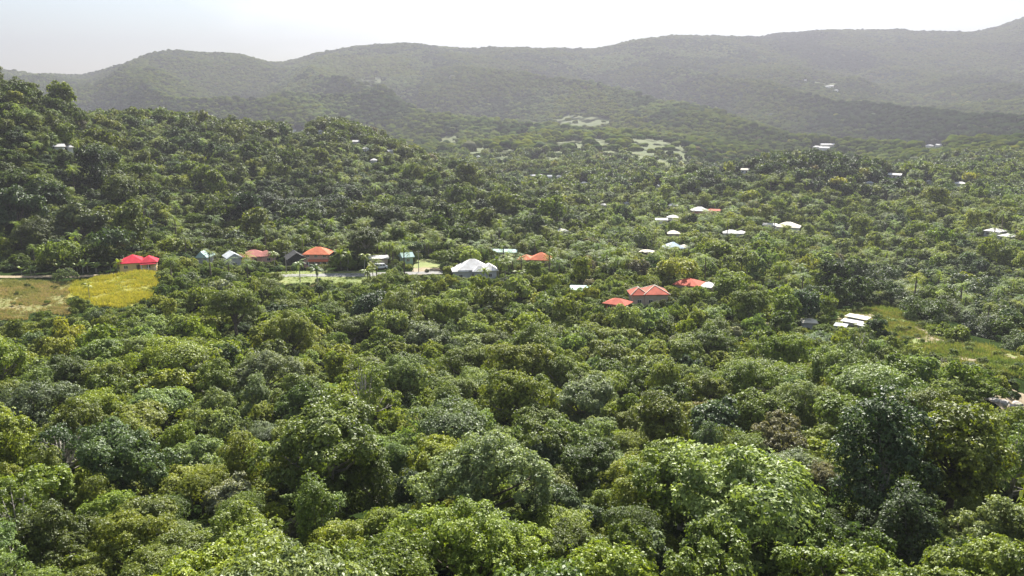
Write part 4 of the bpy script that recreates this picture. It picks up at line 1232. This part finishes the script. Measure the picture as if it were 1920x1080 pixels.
def pick_near(form, i, R=4):
    if form == 'dome' and R > 5.4: form = 'huge'
    L_ = BY[form]; return NEAR[L_[i % len(L_)]]
for i in solo:
    x, y, z, R, hf, ck, form, hero = TREES[i]
    kd, cme, tme = pick_near(form, i * 7 + 3, R)
    rz = rg.uniform(0, 6.283)
    s = R / 5.0
    name = 'tree'
    root = empty(name, (x, y, z), rz, LABEL[i], 'tree', 'trees of the near wood' if math.hypot(x, y) < 235 else 'trees round the houses and on the hillside')
    q_ = 1.0 if hero else rg.uniform(.86, 1.14)
    root.scale = (s * q_, s / q_, s * hf)
    c = bpy.data.objects.new('crown', cme); link(c, root)
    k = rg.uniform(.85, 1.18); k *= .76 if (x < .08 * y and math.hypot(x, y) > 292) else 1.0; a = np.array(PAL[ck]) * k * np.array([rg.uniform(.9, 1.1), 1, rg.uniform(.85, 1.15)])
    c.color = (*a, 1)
    t = bpy.data.objects.new('trunk', tme); link(t, root)

# ------------------------------------------------------------------ everything beyond: one scattered forest
P3, SC, RT, TI, IX = [], [], [], [], []
MID, LOW, VLOW, PALM = idx_of('mid'), idx_of('low'), idx_of('vlow'), idx_of('palm')
def tint(ck, k=1.0):
    a = np.array(PAL[ck]) * k
    return (a[0] * rg.uniform(.9, 1.12), a[1], a[2] * rg.uniform(.85, 1.2))
for i in range(NT):
    if i in solo_set: continue
    x, y, z, R, hf, ck, form, hero = TREES[i]
    r = math.hypot(x, y)
    P3.append((x, y, z)); s = R / 5.0
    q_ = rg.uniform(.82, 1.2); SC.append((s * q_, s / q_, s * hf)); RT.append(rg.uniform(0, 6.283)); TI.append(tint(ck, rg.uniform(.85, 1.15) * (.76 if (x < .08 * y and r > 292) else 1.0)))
    IX.append(rg.choice(MID))
    if r > 265 and R > 2.0 and rg.random() < .19:
        IX[-1] = rg.choice(PALM); q_ = rg.uniform(.85, 1.35); SC[-1] = (q_, q_, q_); TI[-1] = tint(rg.choice(['pale', 'bright', 'olive', 'grey']), 1.1)
# far forest on a jittered lattice whose pitch is the tree spacing
def lattice(r0, r1, pitch, Rm, lv, seed, az=AZL):
    rng = np.random.default_rng(seed)
    X = np.arange(-r1 * math.sin(az), r1 * math.sin(az), pitch); Y = np.arange(0, r1, pitch * .87)
    GX, GY = np.meshgrid(X, Y); GX = GX + (np.arange(len(Y)) % 2)[:, None] * pitch / 2
    GX = (GX + rng.uniform(-.42, .42, GX.shape) * pitch).ravel(); GY = (GY + rng.uniform(-.42, .42, GY.shape) * pitch).ravel()
    r = np.hypot(GX, GY)
    k = (r >= r0) & (r < r1) & (np.abs(np.arctan2(GX, GY)) < az)
    GX, GY, r = GX[k], GY[k], r[k]
    k = np.ones(len(GX), bool)
    for P, _ in OPEN:
        inside = inpoly(GX, GY, P); k &= ~(inside & (rng.random(len(GX)) < .82))
    for fx, fy, fr in FOOT:
        k &= (GX - fx) ** 2 + (GY - fy) ** 2 > (fr + Rm * .5) ** 2
    GX, GY, r = GX[k], GY[k], r[k]
    Z = H(GX, GY)
    # drop what stands behind the crest, out of sight of any camera near this one
    t = (Z - CAMZ) / r
    az_ = np.arctan2(GX, GY)
    bins = ((az_ + az) / (2 * az) * 500).astype(int).clip(0, 499)
    o = np.argsort(r); seen = np.full(500, -9.0); keep = np.zeros(len(GX), bool)
    for q in o:
        b = bins[q]
        if t[q] > seen[b] - 0.035 or r[q] < 1000: keep[q] = True
        if t[q] > seen[b]: seen[b] = t[q]
    GX, GY, Z, r = GX[keep], GY[keep], Z[keep], r[keep]
    # keep far roofs in view
    R = Rm * rng.uniform(.7, 1.35, len(GX)) * (1 + .35 * (vnoise(GX, GY, 60, 3) - .5))
    px, py = project(GX, GY, Z + R * 2.0); _, pb = project(GX, GY, Z)
    hw = R / r * FPX
    ok = np.ones(len(GX), bool)
    for x0, y0, x1, y1, rk in KEEP:
        ok &= ~((r < rk - 1) & (px + hw > x0) & (px - hw < x1) & (py + 1.5 < y1) & (pb > y0))
    for m, P in zip(MEADOWS[:12], [ground_poly(m) for m in MEADOWS[:12]]):
        rk = np.mean([math.hypot(*q) for q in P])
        ok &= ~((r < rk) & (inpoly(px, py, m) | inpoly(px, (py + pb) / 2, m)) & (rng.random(len(px)) < .75))
    GX, GY, Z, r, R = GX[ok], GY[ok], Z[ok], r[ok], R[ok]
    low = np.where(r > 1100, fbm(GX, GY, 420, 33, 4) * 1.5 - .25, fbm(GX, GY, 110, 33, 3)); stand = vnoise(GX, GY, 45, 35)
    pl = vnoise(GX, GY, 90, 36)
    keys = ['dark', 'deep', 'mid', 'olive', 'deepgrey', 'pale', 'bright']
    dk = np.zeros(len(GX), bool); lt = np.zeros(len(GX), bool)
    qx, qy = project(GX, GY, Z)
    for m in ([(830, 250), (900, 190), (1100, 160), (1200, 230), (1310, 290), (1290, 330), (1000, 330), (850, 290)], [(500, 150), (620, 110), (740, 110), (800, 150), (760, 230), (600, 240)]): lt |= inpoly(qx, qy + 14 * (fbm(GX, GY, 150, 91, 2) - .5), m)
    for P in SHADE_STANDS: dk |= inpoly(GX, GY, P)
    for q in range(len(GX)):
        if r[q] < 1200: u = .5 * low[q] + .25 * stand[q] + .35 * rng.random() - .05
        else: u = .95 * low[q] + .12 * rng.random() - .26 * min(1, max(0, (GX[q] / GY[q] - .06) / .26))  # right-hand far slopes: their shadow is put into darker tree colours
        ck = keys[int(np.clip(u * 7.4, 0, 6))]
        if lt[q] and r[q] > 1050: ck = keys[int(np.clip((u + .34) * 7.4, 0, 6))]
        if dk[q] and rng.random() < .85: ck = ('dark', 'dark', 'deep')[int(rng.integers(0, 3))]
        if rng.random() < (.05 if r[q] < 1200 else .015): ck = rng.choice(['grey', 'silver', 'yellow', 'dark', 'brown'])
        valley = Z[q] < 52 and r[q] < 900
        if not dk[q] and (valley and pl[q] > .42 and rng.random() < .30) or (not dk[q] and pl[q] > .66 and r[q] < 1000 and rng.random() < .35):
            P3.append((GX[q], GY[q], Z[q])); s = rng.uniform(.8, 1.2)
            SC.append((s, s, s)); RT.append(rng.uniform(0, 6.283)); TI.append(tint(rng.choice(['mid', 'olive', 'grey', 'pale']))); IX.append(int(rng.choice(PALM)))
            continue
        s = R[q] / 5.0
        P3.append((GX[q], GY[q], Z[q])); SC.append((s, s, s * rng.uniform(.85, 1.3))); RT.append(rng.uniform(0, 6.283)); TI.append(tint(ck, rng.uniform(.5, .8) if (r[q] < 860 and GX[q] < .0 * GY[q]) else rng.uniform(.66, 1.02) if r[q] < 1050 else rng.uniform(.44, .56)))  # farthest crowns: self-shadowing among leaves is put into the darker tint
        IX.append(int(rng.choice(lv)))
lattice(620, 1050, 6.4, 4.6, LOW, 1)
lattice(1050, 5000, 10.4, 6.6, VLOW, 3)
# palms scattered by hand-drawn groves: spur and valley floor
for k in range(420):
    g = rg.choice([(720, 300, 90, 26), (640, 285, 60, 22), (780, 320, 60, 22), (900, 330, 60, 20), (700, 420, 50, 20), (760, 440, 60, 16), (1120, 370, 120, 18), (1250, 400, 140, 20), (1500, 470, 200, 30), (1700, 460, 150, 30), (1000, 440, 120, 25), (1100, 480, 100, 22), (640, 450, 60, 12), (960, 350, 60, 14), (300, 250, 80, 16)])
    px, py = rg.gauss(g[0], g[2]), rg.gauss(g[1], g[3])
    p, r = hit(px, py, 7.0)
    if r > 1000 or r < 270 or blocked(p[0], p[1]) or obscures(p[0], p[1], p[2], 2.5, 11): continue
    P3.append(tuple(p)); s = rg.uniform(.8, 1.15)
    SC.append((s, s, s)); RT.append(rg.uniform(0, 6.283)); TI.append(tint(rg.choice(['mid', 'olive', 'grey', 'pale']))); IX.append(rg.choice(PALM))
# undergrowth that closes the floor of the near wood
for k in range(24000):
    az = rg.uniform(-AZL, AZL); r = math.sqrt(rg.uniform(26 ** 2, 340 ** 2) if k < 9000 else rg.uniform(340 ** 2, 660 ** 2))
    x, y = r * math.sin(az), r * math.cos(az)
    P3.append((x, y, None)); s = rg.uniform(.18, .42) if r < 340 else rg.uniform(.3, .6)
    SC.append((s, s, s * .8)); RT.append(rg.uniform(0, 6.283)); TI.append(tint(rg.choice(['dark', 'deep', 'mid', 'deep', 'pale', 'olive']))); IX.append(rg.choice(MID))
for k in range(170):   # bushes dotted over the clearing
    a_, b_ = rg.uniform(1570, 1930), rg.uniform(582, 705)
    if inpoly(np.array([a_]), np.array([b_]), POLY_CLEAR)[0]:
        p, r = hit(a_, b_); s = rg.uniform(.08, .26)
        P3.append((p[0], p[1], p[2] - s)); SC.append((s * 1.2, s * 1.2, s)); RT.append(rg.uniform(0, 6.28)); TI.append(tint(rg.choice(['deep', 'mid', 'olive', 'bright']))); IX.append(rg.choice(MID))
for k in range(26):   # shrubs standing in the fields
    a_, b_ = rg.uniform(5, 290), rg.uniform(532, 590)
    if inpoly(np.array([a_]), np.array([b_]), POLY_DRY)[0] or k % 4 == 0:
        p, r = hit(a_, b_); s = rg.uniform(.08, .2)
        P3.append((p[0], p[1], p[2] - s)); SC.append((s, s, s)); RT.append(rg.uniform(0, 6.28)); TI.append(tint(rg.choice(['deep', 'mid', 'olive']))); IX.append(rg.choice(MID))
ii = [k for k, p in enumerate(P3) if p[2] is None]
bad = blocked_many(np.array([P3[k][0] for k in ii]), np.array([P3[k][1] for k in ii]))
drop = {k for k, b in zip(ii, bad) if b}
for l_ in (P3, SC, RT, TI, IX): l_[:] = [q for k, q in enumerate(l_) if k not in drop]
ii = [k for k, p in enumerate(P3) if p[2] is None]
zz = H([P3[k][0] for k in ii], [P3[k][1] for k in ii])
for k, z in zip(ii, zz): P3[k] = (P3[k][0], P3[k][1], float(z) - .6)
for k in range(len(ii) - 1, -1, -1):   # low bushes must not hide the fields either
    q = ii[k]; x, y, z = P3[q]
    if obscures(x, y, z, SC[q][0] * 5, SC[q][0] * 8):
        SC[q] = (SC[q][0] * .3,) * 3

def scatter_object(name, label, P3, SC, RT, TI, IX, coll, cat=None):
    me = bpy.data.meshes.new(name)
    n = len(P3)
    me.vertices.add(n); me.vertices.foreach_set('co', np.array(P3, np.float32).ravel())
    a = me.attributes.new('size', 'FLOAT_VECTOR', 'POINT'); a.data.foreach_set('vector', np.array(SC, np.float32).ravel())
    rot = np.zeros((n, 3), np.float32); rot[:, 2] = RT
    a = me.attributes.new('turn', 'FLOAT_VECTOR', 'POINT'); a.data.foreach_set('vector', rot.ravel())
    a = me.attributes.new('tint', 'FLOAT_VECTOR', 'POINT'); a.data.foreach_set('vector', np.array(TI, np.float32).ravel())
    a = me.attributes.new('pick', 'INT', 'POINT'); a.data.foreach_set('value', np.array(IX, np.int32))
    o = link(bpy.data.objects.new(name, me))
    o['kind'] = 'stuff'; o['label'] = label
    g = bpy.data.node_groups.new(name, 'GeometryNodeTree')
    g.interface.new_socket('Geometry', in_out='INPUT', socket_type='NodeSocketGeometry')
    g.interface.new_socket('Geometry', in_out='OUTPUT', socket_type='NodeSocketGeometry')
    gi = g.nodes.new('NodeGroupInput'); go = g.nodes.new('NodeGroupOutput')
    ci = g.nodes.new('GeometryNodeCollectionInfo'); ci.inputs['Collection'].default_value = coll
    ci.inputs['Separate Children'].default_value = True; ci.inputs['Reset Children'].default_value = True
    ip = g.nodes.new('GeometryNodeInstanceOnPoints'); ip.inputs['Pick Instance'].default_value = True
    def attr(nm, ty):
        q = g.nodes.new('GeometryNodeInputNamedAttribute'); q.data_type = ty; q.inputs['Name'].default_value = nm
        return next(s for s in q.outputs if s.name == 'Attribute' and s.enabled)
    m2p = g.nodes.new('GeometryNodeMeshToPoints')
    g.links.new(gi.outputs[0], m2p.inputs['Mesh'])
    g.links.new(m2p.outputs['Points'], ip.inputs['Points'])
    g.links.new(ci.outputs[0], ip.inputs['Instance'])
    g.links.new(attr('pick', 'INT'), ip.inputs['Instance Index'])
    er = g.nodes.new('FunctionNodeEulerToRotation')
    g.links.new(attr('turn', 'FLOAT_VECTOR'), er.inputs[0]); g.links.new(er.outputs[0], ip.inputs['Rotation'])
    g.links.new(attr('size', 'FLOAT_VECTOR'), ip.inputs['Scale'])
    g.links.new(ip.outputs['Instances'], go.inputs[0])
    md = o.modifiers.new('scatter', 'NODES'); md.node_group = g
    return o
scatter_object('forest_canopy', 'closed tropical forest of countless trees over the valley, spur and far mountain slopes', P3, SC, RT, TI, IX, protos)

# ------------------------------------------------------------------ single palms near the houses
PALMS = [(168, 562, 3.9, 'yellow', 'short yellow palm standing in the tall yellow grass', 0), (222, 512, 3.6, 'bright', 'bright green palm at the left corner of the red-roofed house', 1),
         (563, 530, 6.5, 'grey', 'slim grey-green palm before the road, below the dark shed', 0), (516, 506, 6, 'mid', 'palm at the right end of the faded pink roof', 0), (640, 506, 5.5, 'mid', 'low thick palm right of the orange-roofed house', 1),
         (652, 508, 6, 'olive', 'olive palm second to the right of the orange-roofed house', 0), (683, 512, 6, 'brightolive', 'bright palm left of the flat-roofed carport', 0), (700, 528, 5.6, 'yellow', 'yellowish palm in front of the flat-roofed carport', 0),
         (690, 534, 4.6, 'mid', 'low green palm below the yellowish palm and carport', 1), (596, 532, 5, 'deepgrey', 'dark shaggy palm below the orange-roofed house', 1), (935, 530, 8, 'deep', 'tall dark palm at the right corner of the large white roof', 2),
         (948, 528, 7, 'olive', 'olive palm just right of the large white roof', 0), (905, 541, 6, 'mid', 'palm below the walls of the large white-roofed house', 0), (745, 446, 8, 'grey', 'grey-green palm on the slope above the pale green hut', 0),
         (725, 452, 8, 'olive', 'olive palm on the slope above the flat-roofed carport', 2), (700, 450, 8, 'grey', 'grey palm on the slope left of two other palms above the carport', 0), (676, 456, 7, 'mid', 'palm at the foot of the slope behind the orange-roofed house', 0),
         (480, 470, 8, 'pale', 'pale sunlit palm on the bank behind the faded pink roof', 0), (520, 468, 8, 'olive', 'olive palm on the bank between the pink and orange roofs', 0), (450, 462, 7, 'grey', 'grey palm on the bank left behind the faded pink roof', 0),
         (560, 465, 7, 'mid', 'palm on the bank behind the dark shed', 1), (1040, 520, 7, 'mid', 'palm right of the long orange roof', 0), (1080, 505, 8, 'olive', 'olive palm higher right of the long orange roof', 2),
         (1130, 520, 7, 'grey', 'grey palm among round trees above the salmon roof', 0), (1500, 540, 9, 'pale', 'tall pale palm on the valley floor above the lone tan hut', 2), (1150, 530, 7, 'mid', 'mid-green palm directly behind the small round tree', 0),
         (970, 545, 6, 'olive', 'olive palm at the wood edge below the long orange roof', 0), (1345, 560, 6, 'mid', 'palm right of the red roof with white annex', 0)]
for k, (px, py, h, ck, lb, ti) in enumerate(PALMS):
    p, r = hit(px, py)
    h0, tme = PTR[ti]
    s = max(.5, h / h0) if h < h0 else 1.0
    s = min(1.15, max(.55, h / h0))
    root = empty('palm_tree', tuple(p), rg.uniform(0, 6.28), lb, 'palm tree', 'palm trees round the houses')
    root.scale = (s, s, s)
    link(bpy.data.objects.new('trunk', tme), root)
    lean = {0: .8, 1: -.5, 2: 1.2}[ti]
    nf = 15
    for q in range(nf):
        f = bpy.data.objects.new('frond', FRONDS[(q + k) % 3]); link(f, root)
        f.location = (lean, lean * .3, h0 - .05)
        pitch = -rg.uniform(-.35, .35) if q % 3 == 0 else (-rg.uniform(.3, 1.15) if q % 3 == 1 else rg.uniform(.1, .8))
        f.rotation_euler = (0, pitch, q * 2.399 + rg.uniform(-.2, .2))
        sc_ = rg.uniform(.85, 1.1); f.scale = (sc_, sc_, sc_)
        a = np.array(PAL[ck]) * 1.15 * rg.uniform(.85, 1.2); f.color = (*a, 1)

# banana clump beside the fields
BAN = [(128, 514), (140, 517), (153, 515), (166, 517), (180, 513), (194, 515), (206, 512), (118, 517), (50, 519), (62, 516), (30, 518), (96, 516)]
BL = ['tattered banana plant in the row behind the fields, ' + w for w in ('sixth from left', 'seventh from left', 'eighth from left', 'ninth from left', 'third from right', 'second from right', 'rightmost', 'fifth from left', 'second from left', 'third from left', 'leftmost', 'fourth from left')]
for k, (px, py) in enumerate(BAN):
    p, r = hit(px, py)
    p[1] += 2.5 + rg.uniform(-2, 3.5); p[0] += rg.uniform(-.6, .6)
    root = empty('banana_plant', (p[0], p[1], float(H(p[0], p[1])[0])), rg.uniform(0, 6.28), BL[k], 'banana plant', 'banana plants behind the fields')
    s = rg.uniform(.7, 1.6); root.scale = (s, s, s)
    link(bpy.data.objects.new('stem', BSTEM), root)
    for q in range(8):
        f = bpy.data.objects.new('leaf', BLEAF[q % 2]); link(f, root)
        f.location = (.05, 0, 1.8); f.rotation_euler = (rg.uniform(-.2, .2), rg.uniform(-.9, .2), q * 2.4 + rg.uniform(-.3, .3))
        f.color = (*(np.array(PAL['pale']) * rg.uniform(.9, 1.4)), 1)

# ------------------------------------------------------------------ grasses on the open ground
tuft_c = bpy.data.collections.new('grass_pieces')
def tuft(name, seed, n, h, w):
    rng = np.random.default_rng(seed); co, f, va = [], [], []
    for i in range(n):
        a = rng.uniform(0, 6.28); b = np.array([rng.normal(0, .35), rng.normal(0, .35), -.05]); hh = h * rng.uniform(.6, 1.15)
        l = np.array([rng.normal(0, .3), rng.normal(0, .3), 1.0]) * hh; s = np.array([math.cos(a), math.sin(a), 0]) * w
        o = len(co); co += [b - s, b + s, b + l * .6 + s * .7 + [0, 0, 0], b + l]; f.append([o, o + 1, o + 2, o + 3]); va += [rng.uniform(.2, .9)] * 4
    me = mesh_np(name, np.array(co), np.array(f), [M_LEAF_P], attr={'vary': np.array(va)})
    o = bpy.data.objects.new(name, me); tuft_c.objects.link(o)
tuft('tuft_0', 1, 34, .75, .05); tuft('tuft_1', 2, 28, .5, .05); tuft('tuft_2', 3, 26, 1.0, .07)
GP, GS, GT, GI, GX_ = [], [], [], [], []
def sow(pix, n, cols, lo, hi):
    P = ground_poly(pix); xs, ys = [p[0] for p in P], [p[1] for p in P]
    rng = np.random.default_rng(len(GP) + 1)
    X = rng.uniform(min(xs), max(xs), n * 3); Y = rng.uniform(min(ys), max(ys), n * 3)
    k = inpoly(X, Y, P); X, Y = X[k][:n], Y[k][:n]
    den = fbm(X, Y, 6, 77, 2)
    k = rng.random(len(X)) < np.clip((den - .25) * 2.2, .15, 1); X, Y, den = X[k], Y[k], den[k]
    Z = H(X, Y)
    cn = vnoise(X, Y, 9, 78)
    for x, y, z, d, c in zip(X, Y, Z, den, cn):
        GP.append((x, y, z)); s = rng.uniform(lo, hi) * (.6 + d * .8); GS.append((s, s, s * rng.uniform(.7, 1.2))); GT.append(rng.uniform(0, 6.28))
        ca = np.array(cols[int(min(len(cols) - 1, (c * .6 + rng.random() * .4) * len(cols)))]) * rng.uniform(.85, 1.15); GI.append(tuple(ca)); GX_.append(int(rng.integers(0, 3)))
sow(POLY_YELLOW, 9000, [(.17, .185, .03), (.26, .245, .035), (.32, .28, .045), (.22, .23, .035)], .5, 1.2)
sow(POLY_DRY, 8000, [(.13, .14, .045), (.19, .18, .075), (.25, .195, .11), (.15, .16, .055)], .4, .9)
sow(POLY_LAWN, 2500, [(.12, .17, .03), (.17, .2, .04)], .2, .5)
sow(POLY_CLEAR, 9000, [(.08, .12, .03), (.12, .15, .035), (.18, .17, .06), (.06, .10, .025)], .5, 1.4)
scatter_object('tall_grass', 'tufts of yellow and green grass on the fields, lawn and clearing', GP, GS, GT, GI, GX_, tuft_c)

# ------------------------------------------------------------------ haze
hz, th_ = mat_new('haze_air')
ho = N(th_, 'ShaderNodeOutputMaterial'); pv = N(th_, 'ShaderNodeVolumePrincipled')
pv.inputs['Density'].default_value = HAZE_DENSITY; pv.inputs['Anisotropy'].default_value = HAZE_ANISO; pv.inputs['Color'].default_value = HAZE_COLOR
th_.links.new(pv.outputs['Volume'], ho.inputs['Volume'])
hm = MB(); hm.box(-8700, 8700, -8700, 8700, GROUND_LOW - 3.5, GROUND_TOP + 30)
hb = hm.build('haze', hz); hb['kind'] = 'stuff'; hb['label'] = 'pale sunlit haze filling the valley'
